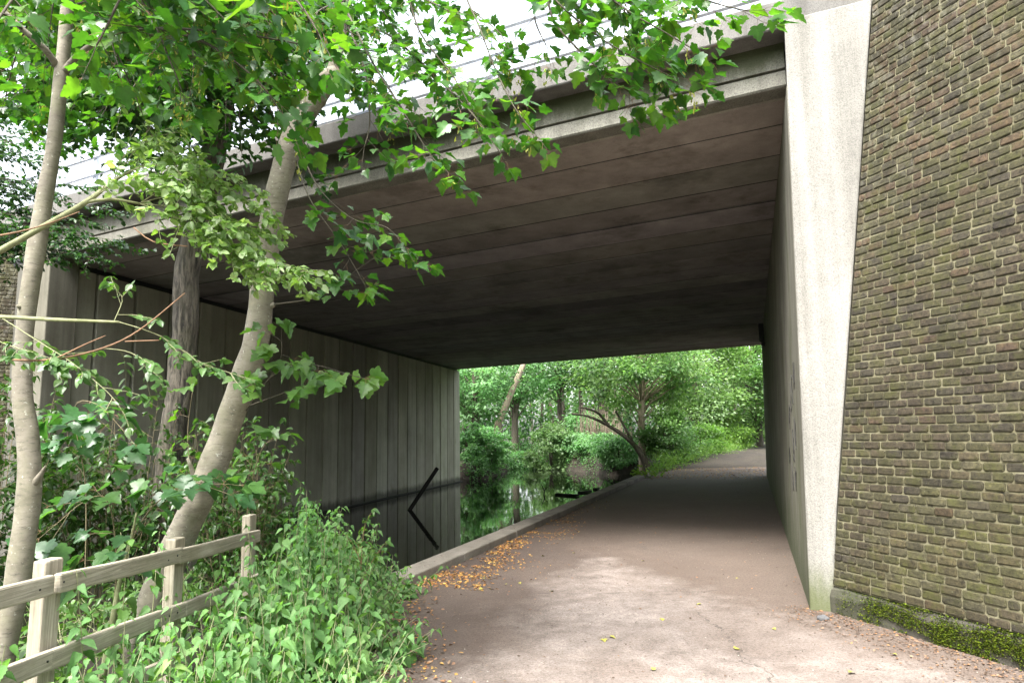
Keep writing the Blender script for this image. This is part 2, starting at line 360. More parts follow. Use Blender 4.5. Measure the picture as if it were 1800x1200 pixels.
G_PAL = [(.17, .27, .08), (.24, .33, .15), (.15, .25, .07), (.30, .38, .22), (.12, .21, .05)]  # pale leaf undersides, with sky sheen put into the colour
G_NET = [(.085, .18, .06), (.10, .20, .07), (.065, .15, .05), (.13, .22, .095), (.09, .19, .045)]
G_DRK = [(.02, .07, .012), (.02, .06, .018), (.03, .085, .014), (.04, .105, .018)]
G_FAR = [(.095, .18, .05), (.08, .165, .055), (.12, .22, .065), (.11, .2, .08), (.065, .13, .04)]
UP = np.array([0, 0, 1.])
def rv(s=1.): return np.array([random.gauss(0, s), random.gauss(0, s), random.gauss(0, s)])
def spray(L, Wd, pts, r0, r1, tl=.5, gap=.12, ls=.11, lgap=.07, pal=G_SYC, droop=.5, start=.15, pet=.06, flat=.35, seeds=None, end=1., pw=None, sub=0, out=None):
    """a branch along pts with side twigs, each twig set with leaves on stalks"""
    P, R = smooth_pts(pts, np.linspace(r0, r1, len(pts)), min(.06, gap*.6)); Wd.tube(P, R, 6)
    n = len(P); acc = 0; side = random.choice((-1, 1))
    for i in range(1, n):
        acc += np.linalg.norm(P[i]-P[i-1]); f = i/(n-1)
        if f < start or f > end or acc < gap: continue
        acc = random.uniform(-.3, .3)*gap; side = -side
        t = nrm(P[i]-P[i-1]); s_ = np.cross(t, UP); s_ = nrm(s_) if np.linalg.norm(s_) > .1 else np.array([1., 0, 0])
        d = nrm(t*random.uniform(.3, 1)+side*s_*random.uniform(.5, 1.1)+UP*random.uniform(-.45, .3)+rv(.15))
        ln = tl*(1-.45*f)*random.uniform(.5, 1.15)
        twig(L, Wd, P[i], d, ln, R[i]*.45, ls, lgap, pal, droop, pet, flat, seeds, pw)
    twig(L, Wd, P[-1], nrm(P[-1]-P[-2]), tl*.35, r1*.7, ls, lgap, pal, droop, pet, flat, seeds, pw)
TILT = .12
def leaf_on(L, p, pd, ls, pal, pet, flat, pw):
    pd = nrm(pd); q = p+pd*pet*random.uniform(.6, 1.4)
    if pw is not None and pet > .02: pw.tube([p, (p+q)/2+UP*pet*.08, q], [.0013, .001, .001], 3, cap=False)
    ax = nrm(np.array([pd[0], pd[1], 0])+UP*random.uniform(-.9, .05)+rv(.22)); nn = nrm(UP+rv(flat)+np.array([0, -TILT, 0]))
    L.add(q, ax, nn, ls*random.uniform(.55, 1.2), pick(pal))
def twig(L, Wd, p, d, ln, r, ls, lgap, pal, droop, pet, flat, seeds=None, pw=None):
    pts = [p]; k = max(3, int(ln/min(.05, lgap*.8))); st = ln/k; d = d.copy()
    for i in range(k):
        d = nrm(d+np.array([0, 0, -droop*st])+rv(.06)); p = p+d*st; pts.append(p)
    Wd.tube(pts, np.linspace(max(r, .0022), .0014, len(pts)), 4, cap=False)
    acc = 0; sw = random.random()*6
    for i in range(1, len(pts)):
        acc += st
        if acc < lgap: continue
        acc = 0; t = nrm(pts[i]-pts[i-1]); a = np.cross(t, UP); a = nrm(a) if np.linalg.norm(a) > .1 else np.array([1., 0, 0]); b = np.cross(a, t); sw += 1.57*random.uniform(.7, 1.2)
        for sg in (-1, 1):
            if random.random() < .1: continue
            leaf_on(L, pts[i], t*.6+sg*(a*math.cos(sw*.5)+b*.5*math.sin(sw*.5)), ls, pal, pet, flat, pw)
    for _ in range(2): leaf_on(L, pts[-1], nrm(pts[-1]-pts[-2])+rv(.35), ls*1.05, pal, pet, flat, pw)
    if seeds is not None and random.random() < .2:
        for _ in range(random.randint(6, 12)):
            seeds.add(pts[-1]+rv(.02)-UP*random.uniform(.0, .11), nrm(-UP+rv(.35)), rv(1), random.uniform(.025, .036), np.array((.24, .24, .06))*random.uniform(.8, 1.3))
# ------------------------------------------------------------------ key geometry
WZ = -.70
A = onz(97, 450, 5.5); B = onz(808, 649, 5.5); C_ = onz(1379, 151, 5.78); D_ = onz(1339, 606, 5.5)
e2 = nrm(C_[:2]-A[:2]); e3 = np.array([e2[0], e2[1], 0]); no = np.array([e2[1], -e2[0], 0]); no = no if no[1] < 0 else -no      # outward of the near deck edge
ef = nrm(D_[:2]-B[:2]); ef3 = np.array([ef[0], ef[1], 0]); nf = np.array([-ef[1], ef[0], 0])
if nf[1] < 0: nf = -nf
RN = onz(1422, 1071, 0); RF = onz(1347, 836, 0)
K0 = onz(710, 997, .1); K1 = onz(1130, 830, .1); kd = nrm((K1-K0)*np.array([1, 1, 0])); kn = np.array([kd[1], -kd[0], 0])   # kn: towards the path
PYN = no; PYP = RN.copy()
pr = [onpl(x, y, PYP, PYN) for x, y in ((1460, 1078), (1471, 900), (1483, 720), (1497, 520), (1512, 310), (1524, 130), (1533, 0))]
ptl = onpl(1379, 60, PYP, PYN)
# ------------------------------------------------------------------ structure: terrain, path, kerb, water
def P2(x, y, z=WZ): return tuple(onz(x, y, z)[:2])
k0 = K0[:2]+kn[:2]*.7; k1 = K1[:2]+kn[:2]*.5
canal = np.array([tuple(k0), tuple(k1), P2(1113, 833), P2(1080, 838), P2(1013, 829), P2(960, 822), P2(913, 819), P2(890, 833), P2(863, 842), tuple(B[:2]+np.array([-.4, .6])), tuple(B[:2]+np.array([-1.2, 0])), tuple(A[:2]+np.array([-1.2, -.2])),
                  (-11, 11.6), (-13, 9), (-15, 4), (-15, -6), (-6.4, -6), (-5.6, 2), (-5.4, 5.5), (-5.0, 7.6), (-3.4, 8.5), (-2.0, 9.0)])
def sdist(X, Y, poly):
    d = np.full(X.shape, 1e9); ins = np.zeros(X.shape, bool); n = len(poly)
    for i in range(n):
        x1, y1 = poly[i]; x2, y2 = poly[(i+1) % n]; dx, dy = x2-x1, y2-y1
        t = np.clip(((X-x1)*dx+(Y-y1)*dy)/(dx*dx+dy*dy), 0, 1); d = np.minimum(d, np.hypot(X-x1-t*dx, Y-y1-t*dy))
        c = ((y1 > Y) != (y2 > Y)) & (X < (x2-x1)*(Y-y1)/(y2-y1+1e-12)+x1); ins ^= c
    return np.where(ins, -d, d)
def hnoise(X, Y): return .5*np.sin(X*1.3+1.1*np.sin(Y*.7))*np.cos(Y*1.1+.8*np.sin(X*.9))+.5*np.sin(X*3.1+Y*2.3)*np.cos(Y*2.9-X)
def ground_h(X, Y):
    d = sdist(X, Y, canal)+.15*hnoise(X*1.7, Y*1.7)
    t = np.clip((.9-d)/1.5, 0, 1); t = t*t*(3-2*t)
    far = np.clip((Y-34)/6, 0, 1)*np.clip((9-(X-.33*Y))/3, 0, 1)
    z = -.035+.05*far*hnoise(X, Y)+.25*far*np.clip(d, 0, 2)
    nearb = np.clip((-1.4-X-0*Y)/.8, 0, 1)*np.clip((9-Y)/1, 0, 1)
    z = z+nearb*(.05+.05*hnoise(X*2, Y*2))
    return z*(1-t)-2.0*t
xs = np.concatenate([[-900, -400, -150, -70, -40, -28, -20], np.arange(-16, 16, .33), np.arange(16, 30, 1.), [34, 42, 60, 100, 200, 500, 900]])
ys = np.concatenate([[-900, -300, -80, -30, -14], np.arange(-7, 60, .36), np.arange(60, 90, 2.), [95, 110, 140, 200, 400, 1000, 1800]])
X, Y = np.meshgrid(xs, ys); Z = ground_h(X, Y); g = MB(); nx = len(xs)
g.add(np.stack([X.ravel(), Y.ravel(), Z.ravel()], 1), [(j*nx+i, j*nx+i+1, (j+1)*nx+i+1, (j+1)*nx+i) for j in range(len(ys)-1) for i in range(nx-1)])
kind(g.build('ground', M_SOI, smooth=True), 'structure')
w = MB(); w.add([(-40, -30, WZ), (25, -30, WZ), (25, 80, WZ), (-40, 80, WZ)], [(0, 1, 2, 3)]); kind(w.build('water', M_WAT), 'structure')
# path slab
p = MB()
nearL = [(-1.75, 8.9), (-1.45, 7.5), (-1.3, 6), (-1.2, 4.5), (-1.2, 0), (-1.5, -8)]
farL = [tuple(K1[:2]+kn[:2]*.38), tuple(onz(1160, 829, 0)[:2]), tuple(onz(1215, 822, 0)[:2]), tuple(onz(1275, 813, 0)[:2]), tuple(onz(1318, 803, 0)[:2]), tuple(onz(1332, 796, 0)[:2]), (28, 85)]
right = [(40, 85), (26, 58), tuple(RF[:2]+np.array([1.5, 4])), tuple(RF[:2]+np.array([.8, 0])), (RN[0]+.8, RN[1]), (5.5, 5), (8, -8)]
poly = [tuple(K0[:2]+kn[:2]*.38-kd[:2]*.3)]+farL+right+nearL[::-1]
n = len(poly); p.add([(x, y, 0) for x, y in poly]+[(x, y, -.5) for x, y in poly], [tuple(range(n))[::-1]]+[(i, (i+1) % n, n+(i+1) % n, n+i) for i in range(n)])
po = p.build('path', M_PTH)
if po.data.polygons[0].normal.z < 0: po.data.flip_normals()
kind(po, 'structure')
# kerb stones (coping along the water) in lengths
kb = MB(); KL = np.linalg.norm((K1-K0)[:2]); s = -1.2
while s < KL:
    ln = min(2.4, KL-s); j = random.uniform(-.006, .006); a_ = K0+kd*s; b_ = K0+kd*(s+ln-.012)
    a_[2] = b_[2] = 0; q = [a_+kn*j, a_+kn*(.36+j), b_+kn*(.36+j), b_+kn*j]
    kb.hexa([v+UP*-1.6 for v in q]+[v+UP*(.105+j) for v in q]); s += ln
kind(kb.build('kerb', M_KRB, bevel=.018), 'structure')
# ------------------------------------------------------------------ bridge
br = thing('concrete_bridge', 'grey concrete road bridge spanning the canal and the path', 'bridge', (RN[0], RN[1], 0))
def lerp(a, b, t): return a*(1-t)+b*t
Bx = B+nf*0; 
# soffit of transverse beams
sf = MB(); NB = 23; Le = lambda t: lerp(A, B, t)-e3*1.2; Re = lambda t: lerp(C_, D_, t)+e3*1.2
for i in range(NB):
    t0 = i/NB; t1 = (i+1)/NB-.0016; dz = random.uniform(-.007, .007)+(.02 if i == 3 else 0); k = random.uniform(.72, 1.2); c = (k, k*random.uniform(.93, 1), k*random.uniform(.86, 1))
    if i in (0, 1): c = (1.15, 1.05, .95)
    if i == 0: t0 = .012
    q = [Le(t0), Re(t0), Re(t1), Le(t1)]; ch = .012
    lo = [Le(t0+.0004), Re(t0+.0004), Re(t1-.0004), Le(t1-.0004)]
    sf.add([v+UP*(dz) for v in lo]+[v+UP*(.02) for v in q]+[v+UP*.35 for v in q], [(0, 3, 2, 1)]+[(a, (a+1) % 4, 4+(a+1) % 4, 4+a) for a in range(4)]+[(4+a, 4+(a+1) % 4, 8+(a+1) % 4, 8+a) for a in range(4)], c)
for i in range(1, NB):  # dark strips in the beam gaps, standing in for the shade there
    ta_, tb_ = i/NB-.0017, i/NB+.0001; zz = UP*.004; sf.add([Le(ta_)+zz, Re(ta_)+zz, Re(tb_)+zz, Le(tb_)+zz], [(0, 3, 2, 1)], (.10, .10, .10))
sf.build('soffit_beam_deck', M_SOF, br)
dk = MB(); q = [Le(.012), Re(.012), Re(.99), Le(.99)]; dk.hexa([v+UP*.36 for v in q]+[v+UP*1.25 for v in q]); dk.build('road_slab', M_PAR, br)
def extr(mb, p0, p1, prof, n_):        # prof: (outward, up) polygon swept from p0 to p1
    m_ = len(prof); mb.add([p0+n_*o+UP*z for o, z in prof]+[p1+n_*o+UP*z for o, z in prof],
        [(i, (i+1) % m_, m_+(i+1) % m_, m_+i) for i in range(m_)]+[tuple(range(m_))[::-1], tuple(range(m_, 2*m_))])
fa = MB(); fprof = [(-.5, .0), (-.02, 0), (0, .02), (0, .192), (-.06, .196), (-.06, .226), (.0, .230), (.0, .62), (-.5, .62)]
extr(fa, A-e3*.9+no*.003, C_+e3*.02+no*.003, [(o, z-.004) for o, z in fprof], no)
fa.build('edge_beam', M_FAS, br)
fb = MB(); extr(fb, B-ef3*.8+nf*.003, D_+ef3*1, [(o, z-.004) for o, z in fprof], nf); fb.build('edge_beam', M_FAS, br)
pb = MB(); pprof = [(-.55, .63), (.30, .61), (.33, .60), (.35, .62), (.36, .93), (.33, .95), (-.55, .95)]
extr(pb, A-e3*9, C_+e3*9, pprof, no); pb.build('parapet_beam', M_PAR, br, bevel=.008)
pb = MB(); extr(pb, B-ef3*8, D_+ef3*8, pprof, nf); pb.build('parapet_beam', M_PAR, br)
# railing
bt = thing('metal_railing', 'pale galvanised railing along the top of the bridge parapet', 'railing', tuple(A+UP*.95))
slope = (C_[2]-A[2])/np.linalg.norm((C_-A)[:2])
edge = lambda s, o, z: A+e3*s+no*o+UP*(z+slope*s)
for z in (1.12, 1.42, 1.78):
    r = MB(); r.bar(edge(-8, .12, z), edge(22, .12, z), .07, .075); r.build('rail', M_GAL, bt, bevel=.01)
s = -7.4
while s < 22:
    r = MB(); r.bar(edge(s, .06, .95), edge(s, .06, 1.80), .10, .06, upd=tuple(no)); r.bar(edge(s-.1, .06, .958), edge(s+.1, .06, .958), .18, .016); r.build('post', M_GAL, bt); s += 2.15
# abutments: panelled wall on the water side
al = MB(); ax = (B-A)*np.array([1, 1, 0]); AL = np.linalg.norm(ax); ax = ax/AL; an = np.array([ax[1], -ax[0], 0])  # an towards the water
np_ = 24; pw_ = AL/np_
for i in range(np_):
    a_ = A+ax*(i*pw_+.035); b_ = A+ax*((i+1)*pw_-.035); a_[2] = b_[2] = 0; o = random.uniform(-.008, .008); k = random.uniform(.8, 1.12); c = (k, k*random.uniform(.98, 1.02), k*random.uniform(.93, 1.03))
    ch = .02; ring = [a_+an*o+ax*0-an*ch, a_+an*o+ax*ch, b_+an*o-ax*ch, b_+an*o-an*ch, b_-an*.6, a_-an*.6]
    zt = 5.36
    al.add([v+UP*-2.2 for v in ring]+[v+UP*zt for v in ring], [(j, (j+1) % 6, 6+(j+1) % 6, 6+j) for j in range(6)]+[tuple(range(5, -1, -1)), tuple(range(6, 12))], c)
bk = [A-an*.1, B-an*.1, B-an*.9, A-an*.9]
al.hexa([np.array([v[0], v[1], -2.2]) for v in bk]+[np.array([v[0], v[1], 5.4]) for v in bk], (.25, .25, .25))
al.build('abutment_wall', M_ABL, br)
fo = MB(); q_ = [A+an*.12, B+an*.12-ax*.02, B-an*.05-ax*.02, A-an*.05]; fo.hexa([np.array([v[0], v[1], -2.2]) for v in q_]+[np.array([v[0], v[1], WZ+.045]) for v in q_]); fo.build('footing', M_DKW, br, bevel=.02)
sh = MB(); bk = [A-an*.14, B-an*.14-ax*.02, B-an*1.2, A-an*1.2]; sh.hexa([np.array([v[0], v[1], 5.365]) for v in bk]+[np.array([v[0], v[1], 5.52]) for v in bk]); sh.build('bearing_shelf', M_BLK, br)
# right abutment, battered
ar = MB(); rax = nrm((RF-RN)*np.array([1, 1, 0])); rn_ = np.array([rax[1], -rax[0], 0])   # into the wall
RFt = D_.copy()
tl_ = ptl.copy(); f0 = RN+rax*.02; T = [RN+rax*.05, RF, RF+rn_*1.0, RN+rax*.05+rn_*1.0]
topn = RN+(ptl-RN)*((5.6-RN[2])/(ptl[2]-RN[2])); 
Tt = [topn+rax*.05, RF+(topn-RN)*np.array([1, 1, 0])+UP*5.5, RF+rn_*1.2+UP*5.5, topn+rax*.05+rn_*1.2]
Tt[1] = D_*np.array([1, 1, 0])*.5+(RF+(topn-RN)*np.array([1, 1, 0]))*.5+UP*5.5
ar.hexa([v*np.array([1, 1, 0])+UP*-.4+(0) for v in [T[0], T[3], T[2], T[1]]][:4]+[Tt[0], Tt[3], Tt[2], Tt[1]])
# graffiti and board marks are thin relief on its face
abr = ar.build('abutment_wall', M_ABR, br)
# pylon
py = MB(); fl = [RN-UP*.3, pr[0]-UP*.3]; back = -PYN*.7
fr = [RN*np.array([1, 1, 0])-UP*.3]+[pr[0]*np.array([1, 1, 0])-UP*.3]+pr[1:]
tr_ = pr[-1]+(pr[-1]-pr[-2])*.55; zt = C_[2]+.585; 
tr_ = pr[-2]+(pr[-1]-pr[-2])*((zt-pr[-2][2])/(pr[-1][2]-pr[-2][2])); tl2 = RN+(ptl-RN)*(zt/ptl[2])
if pr[-1][2] > zt-.05: fr = fr[:-1]
fr += [tr_, tl2]; fr = [v+PYN*.004 for v in fr]
m_ = len(fr); bkp = [v+back for v in fr]
py.add(fr+bkp, [tuple(range(m_)), tuple(range(2*m_-1, m_-1, -1))]+[(i, m_+i, m_+(i+1) % m_, (i+1) % m_) for i in range(m_)])
py.build('pylon', M_PYL, br, bevel=.02)
print('pylon', RN, pr[0], tr_, tl2, 'A', A, 'B', B, 'C', C_, 'D', D_)
# left pylon
lp = MB(); a0 = A*np.array([1, 1, 0])+no*.1+e3*.02; wid = (.55, 1.05)
lp.hexa([a0-UP*2.2, a0-UP*2.2-no*.6, a0-e3*wid[0]-no*.6-UP*2.2, a0-e3*wid[0]-UP*2.2][::-1]+[a0+UP*6.1, a0-no*.6+UP*6.1, a0-e3*wid[1]-no*.6+UP*6.1, a0-e3*wid[1]+UP*6.1][::-1])
lp.build('pylon', M_ABR, br, bevel=.02)
# scrawled graffiti strokes on the right wall
gf = MB()
def wallpt(s, z):    # s along wall from pylon, z height
    b_ = RN+rax*(.05+s); t_ = topn+rax*(.05+s); L_ = np.linalg.norm((RF-RN)[:2])
    fr_ = s/L_; t_ = Tt[0]*(1-fr_)+Tt[1]*fr_; b_ = (T[0]*(1-fr_)+RF*fr_)*np.array([1, 1, 0])+UP*-.4
    k = (z+.4)/(t_[2]+.4); return b_*(1-k)+t_*k-rn_*.006
rr = random.Random(3)
for (s0, z0) in ((.9, 2.45), (1.3, 2.3), (1.7, 2.2), (1.1, 1.75), (1.55, 1.6), (2.2, 1.95), (1.4, 1.25), (2.0, 1.2), (2.6, 1.5)):
    prev = None; gf = MB()
    for j in range(9):
        a_ = rr.uniform(-.16, .16); b_ = rr.uniform(-.2, .2); q_ = (s0+a_, z0+b_)
        if prev: gf.bar(wallpt(*prev), wallpt(*q_), .004, .022, upd=tuple(np.cross(rn_, nrm(wallpt(*q_)-wallpt(*prev)+1e-6))))
        prev = q_
    gf.build('graffiti', M_PAINT, br)
fx = MB(); fpt = onpl(1345, 568, RF*np.array([1, 1, 0]), -rn_); L_ = np.linalg.norm((RF-RN)[:2])
sfx = 15.5; c0 = wallpt(sfx, 5.0)
wf = thing('wall_fixture', 'small black fixture high on the right abutment under the soffit', 'wall lamp', tuple(c0))  # black wall fixture of unknown use, gives no light
q = MB(); q.bar(c0-UP*.3-rn_*.10, c0+UP*.3-rn_*.10, .34, .16, upd=tuple(rn_)); q.build('housing', M_BLK, wf, bevel=.03)
q = MB(); q.bar(c0-UP*.42-rn_*.07, c0-UP*.3-rn_*.07, .16, .1, upd=tuple(rn_)); q.build('bracket', M_BLK, wf, bevel=.01)
# ------------------------------------------------------------------ brick wing walls
def brickwall(name, label, org, ud, length, top, batter, redder, plinth, seed, left=None, ztop=8):
    """org base start, ud unit dir along the wall, batter: horizontal lean per metre (vector)"""
    rnd = random.Random(seed); w_ = thing(name, label, 'brick wall', tuple(org))
    nn = np.cross(ud, UP); nn = nn if nn@(CAM-org) > 0 else -nn
    vd = UP+batter; b = MB(); rows = int(top/.079)
    n3 = nrm(np.cross(ud, vd)); n3 = n3 if n3@nn > 0 else -n3
    for r in range(rows):
        z0 = r*.079; u = -(.0915 if r % 2 else 0)-rnd.uniform(0, .02)+(left(z0) if left else 0); wob = .006*math.sin(r*1.7)
        first = True
        while u < length:
            ln = .183+rnd.uniform(-.011, .011)
            if rnd.random() < .06: ln = .10
            u0 = u+.0045; u1 = u+ln-.0045; jz = .004*math.sin(u*2.1+r*.4)+rnd.uniform(-.0015, .0015); a0_ = z0+.005+jz; a1 = z0+.0745+jz+rnd.uniform(-.003, .002)
            lo_ = left(z0) if left else 0
            if first: u0 = max(u0, lo_+.004)
            first = False; u += ln
            if u1-u0 < .03: continue
            x = rnd.random(); z = z0
            red = max(0, min(1, (z-redder)/2.5))*max(0, 1-.28*(u0-(left(z0) if left else 0)))
            if x < .02+.5*red: c = (.10, .062, .046)
            elif x < .45: c = (.068, .052, .037)
            elif x < .72: c = (.068, .062, .034)
            elif x < .9: c = (.055, .046, .038)
            else: c = (.085, .074, .052)
            k = rnd.uniform(.8, 1.2); c = tuple((q_*.6+m_q*.4)*k*.70 for q_, m_q in zip(c, (.058, .050, .030)))
            pr_ = .012+rnd.uniform(-.005, .005); i_ = .010; cu = .008+rnd.uniform(-.004, .007)
            P_ = lambda uu, zz, oo: org+ud*uu+vd*zz+n3*oo
            j = lambda: rnd.uniform(-.0035, .0035)
            def ring(i2, oo, jj):
                return [P_(u0+i2+cu+j()*jj, a0_+i2+j()*jj, oo), P_(u1-i2-cu+j()*jj, a0_+i2+j()*jj, oo), P_(u1-i2+j()*jj, a0_+i2+cu, oo), P_(u1-i2+j()*jj, a1-i2-cu, oo), P_(u1-i2-cu, a1-i2+j()*jj, oo), P_(u0+i2+cu, a1-i2+j()*jj, oo), P_(u0+i2+j()*jj, a1-i2-cu, oo), P_(u0+i2+j()*jj, a0_+i2+cu, oo)]
            f1 = ring(i_, pr_, 1); f2 = ring(.002, pr_-.005, .8); f3 = ring(0, -.02, 0); fsw = (rnd.uniform(-.002, .002), rnd.uniform(-.002, .002))
            fs = [tuple(range(8))]+[(8+a, 8+(a+1) % 8, (a+1) % 8, a) for a in range(8)]+[(16+a, 16+(a+1) % 8, 8+(a+1) % 8, 8+a) for a in range(8)]
            if np.dot(np.cross(f1[1]-f1[0], f1[4]-f1[0]), n3) < 0: fs = [f_[::-1] for f_ in fs]
            b.add(f1+f2+f3, fs, c)
    b.build('brickwork', M_BRK, w_)
    m = MB(); lo_ = [left(z) if left else 0 for z in (0, top)]
    fr_ = [org+ud*lo_[0], org+ud*length, org+ud*length+vd*top, org+ud*lo_[1]+vd*top]
    q_ = [v-n3*.5 for v in fr_]
    m.hexa([fr_[0], fr_[1], q_[1], q_[0], fr_[3], fr_[2], q_[2], q_[3]]); m.build('mortar_bed', M_MOR, w_)
    return w_, n3
W0 = pr[0]*np.array([1, 1, 0]); W1 = onz(1800, 1178, 0); wd = nrm((W1-W0)*np.array([1, 1, 0])); wn = np.array([wd[1], -wd[0], 0])
if wn@(CAM-W0) < 0: wn = -wn
# brick plane contains the pylon's right edge (bottom is plinth top) and runs along wd
b0 = onpl(1463, 1028, PYP, PYN); top_ = pr[-1]
zpl = b0[2]; dv = (top_-b0); lean = wn*(dv@wn)/dv[2]
org = b0-PYN*0; org = org-0
lefts = lambda z: float(((b0+dv*(z/dv[2]))-(b0+(UP+lean)*z))@wd)+.012
bw, bn = brickwall('brick_wall', 'mossy brown brick wing wall on the right rising beside the white pylon', org, wd, 4.6, 6.2, lean, 2.6, True, 5, lefts)
# concrete footing of the wing wall
pl = MB(); pz = zpl-.005
def plp(u, o, z): return W0+wd*u+wn*o+UP*z
off0 = float((b0-W0)@wn)
sg = np.linspace(.0, 5.0, 26)
pv = []; 
for u in sg:
    jz = .012*math.sin(u*5)+.008*math.sin(u*13)
    pv += [plp(u, 0, -.2), plp(u, 0+.01*math.sin(u*7), pz*.6), plp(u, -.015, pz-.035+jz), plp(u, -.045, pz-.004+jz), plp(u, off0-.05, pz-.001)]
pl.add(pv, [(i*5+k, (i+1)*5+k, (i+1)*5+k+1, i*5+k+1) for i in range(len(sg)-1) for k in range(4)]+[(0, 1, 2, 3, 4)])
pl.build('plinth', M_PLN, bw)
# moss tufts on it
ms = Leaves(SML); rm = random.Random(9)
for _ in range(60000):
    u = rm.uniform(.1, 4.0); d = hnoise(np.array(u*4.0), np.array(u*1.3+2)); t = rm.random()
    z = pz*t if rm.random() < .75 else pz+rm.uniform(-.01, .12)
    cov = np.clip((u-.05)/1.3, .10, 1)*(.45+.85*float(hnoise(np.array(u*4.2), np.array(z*14.)))+(.25 if t > .35 else -.1))
    if z > pz: cov *= .35*max(0, 1-(z-pz)/.12)*(1.2 if u > .9 else .5)
    if rm.random() > cov: continue
    o = .012+.01*math.sin(u*7) if z < pz-.03 else (rm.uniform(-.05, .0) if z < pz+.02 else off0-.02+.0*z)
    pos = plp(u, o, z); nn_ = nrm(wn+UP*.5+np.array([rm.gauss(0, .5), rm.gauss(0, .5), rm.gauss(0, .5)]))
    k = rm.uniform(.55, 1.3); c = np.array(rm.choice([(.065, .10, .008), (.09, .125, .01), (.03, .05, .008), (.11, .135, .012), (.05, .055, .02)]))*k
    ms.add(pos-nn_*.004, nn_, np.array([rm.gauss(0, 1), rm.gauss(0, 1), rm.gauss(0, 1)]), rm.uniform(.008, .022), c)
o = ms.build('moss', M_MOS, bw); kind(o, 'stuff')
# left wing wall
l0 = a0-e3*.8; l0[2] = -1.0; ld = nrm(np.array([-.80, -.45, 0]))
lw, _ = brickwall('brick_wall', 'shaded dark brick wing wall at the far left behind the trees', l0-no*.05, ld, 4.5, 7.2, -no*.03, 9, False, 8)
ft = MB(); f0_ = A*np.array([1, 1, 0])+no*.45+e3*.3; ft.hexa([f0_-UP*2, f0_-e3*4-UP*2, f0_-e3*4-no*.44-UP*2, f0_-no*.44-UP*2][::-1]+[f0_+UP*-.42, f0_-e3*4+UP*-.42, f0_-e3*4-no*.44-UP*.38, f0_-no*.44-UP*.38][::-1]); ft.build('plinth', M_PLN, lw, bevel=.03)
# ------------------------------------------------------------------ fence
fe = thing('wooden_fence', 'weathered pale timber post and rail fence beside the nettles', 'fence', (-2.45, 4.8, 0))
posts = [at(78, 1035, 3.65), at(302, 1000, 4.8), at(438, 960, 6.0)]; posts = [p_*np.array([1, 1, 0]) for p_ in posts]
fd = nrm(posts[2]-posts[0]); fn = np.array([fd[1], -fd[0], 0]); fn = fn if fn[0] > 0 else -fn
zt = [at(78, 988, 3.65)[2], at(302, 943, 4.8)[2], at(438, 908, 6.0)[2]]
pre = posts[0]-fd*1.5; allp = [pre]+posts; zts = [zt[0]]+zt
for i, p_ in enumerate(allp):
    m = MB(); m.bar(p_-UP*.5+rv(.004), p_+UP*zts[i]+rv(.012), .075, .125, upd=tuple(fd)); m.build('post', M_WOD, fe, bevel=.010, boxuv=((0, 0, 1), (1, 0, 0), i*3.1))
def rail(ra, rb, w_=.042, h_=.1, sd_=0, k=0):
    m = MB(); n_ = 7; pts = [lerp(ra, rb, t) for t in np.linspace(0, 1, n_)]
    ring = []
    for i, q_ in enumerate(pts):
        q_ = q_+UP*.0025*math.sin(i*1.1+k)+fn*.002*math.sin(i*1.3+k)
        ring += [q_-fn*w_/2-UP*h_/2, q_+fn*w_/2-UP*h_/2, q_+fn*w_/2+UP*h_/2, q_-fn*w_/2+UP*h_/2]
    m.add(ring, [(i*4+a, i*4+(a+1) % 4, (i+1)*4+(a+1) % 4, (i+1)*4+a) for i in range(n_-1) for a in range(4)]+[(3, 2, 1, 0), ((n_-1)*4, (n_-1)*4+1, (n_-1)*4+2, (n_-1)*4+3)])
    m.build('rail', M_WOD, fe, bevel=.012, boxuv=(tuple(fd), (0, 0, 1), k*2.7))
def onfence(x, y): return onpl(x, y, posts[1]+fn*.085, fn)
front = fn*.0
def rl(x0, y0, x1, y1, k): rail(onfence(x0, y0), onfence(x1, y1), k=k)
rl(-260, 1113, 90, 1028, 1); rl(98, 1026, 318, 975, 2); rl(312, 978, 455, 941, 3)
rl(-260, 1300, 88, 1158, 4); rl(84, 1160, 322, 1070, 5); rl(322, 1071, 455, 1017, 6)
rl(60, 1275, 318, 1158, 7); rl(312, 1160, 455, 1100, 8)
for (x, y) in ((70, 1036), (112, 1022), (296, 984), (312, 976), (436, 947), (84, 1162), (298, 1082), (312, 1076), (436, 1026)):
    c_ = onpl(x, y, posts[1]+fn*.107, fn); m = MB(); m.tube([c_-fn*.01, c_+fn*.003], [.0055, .0055], 8); m.build('nail', M_BLK, fe)
# ------------------------------------------------------------------ trees in front
def pxline(lst): return [at(x, y, Y) for x, y, Y, *_ in lst]
def trunk_px(lst): # (x,y,Y,width px)
    return pxline(lst), [w_*.5*Y/F/math.sqrt(1+((x-900)/F)**2)*1.04 for x, y, Y, w_ in lst]
def trunk_build(lst, name, m, par, n=16, wob=.02, sub=[]):
    P_, R_ = trunk_px(lst); t = MB(); P_, R_ = smooth_pts(P_, R_, .05)
    R_ = [r*(1+.025*math.sin(i*.9)+.02*math.sin(i*.37+1)) for i, r in enumerate(R_)]
    t.tube(P_, R_, n, wob=wob)
    for l2 in sub:
        P2_, R2_ = trunk_px(l2); P2_, R2_ = smooth_pts(P2_, R2_, .05); t.tube(P2_, R2_, 10, wob=wob)
    return t.build(name, m, par, smooth=True)
def base_of(x, y, Y): p_ = at(x, y, Y); return (p_[0], p_[1], 0)
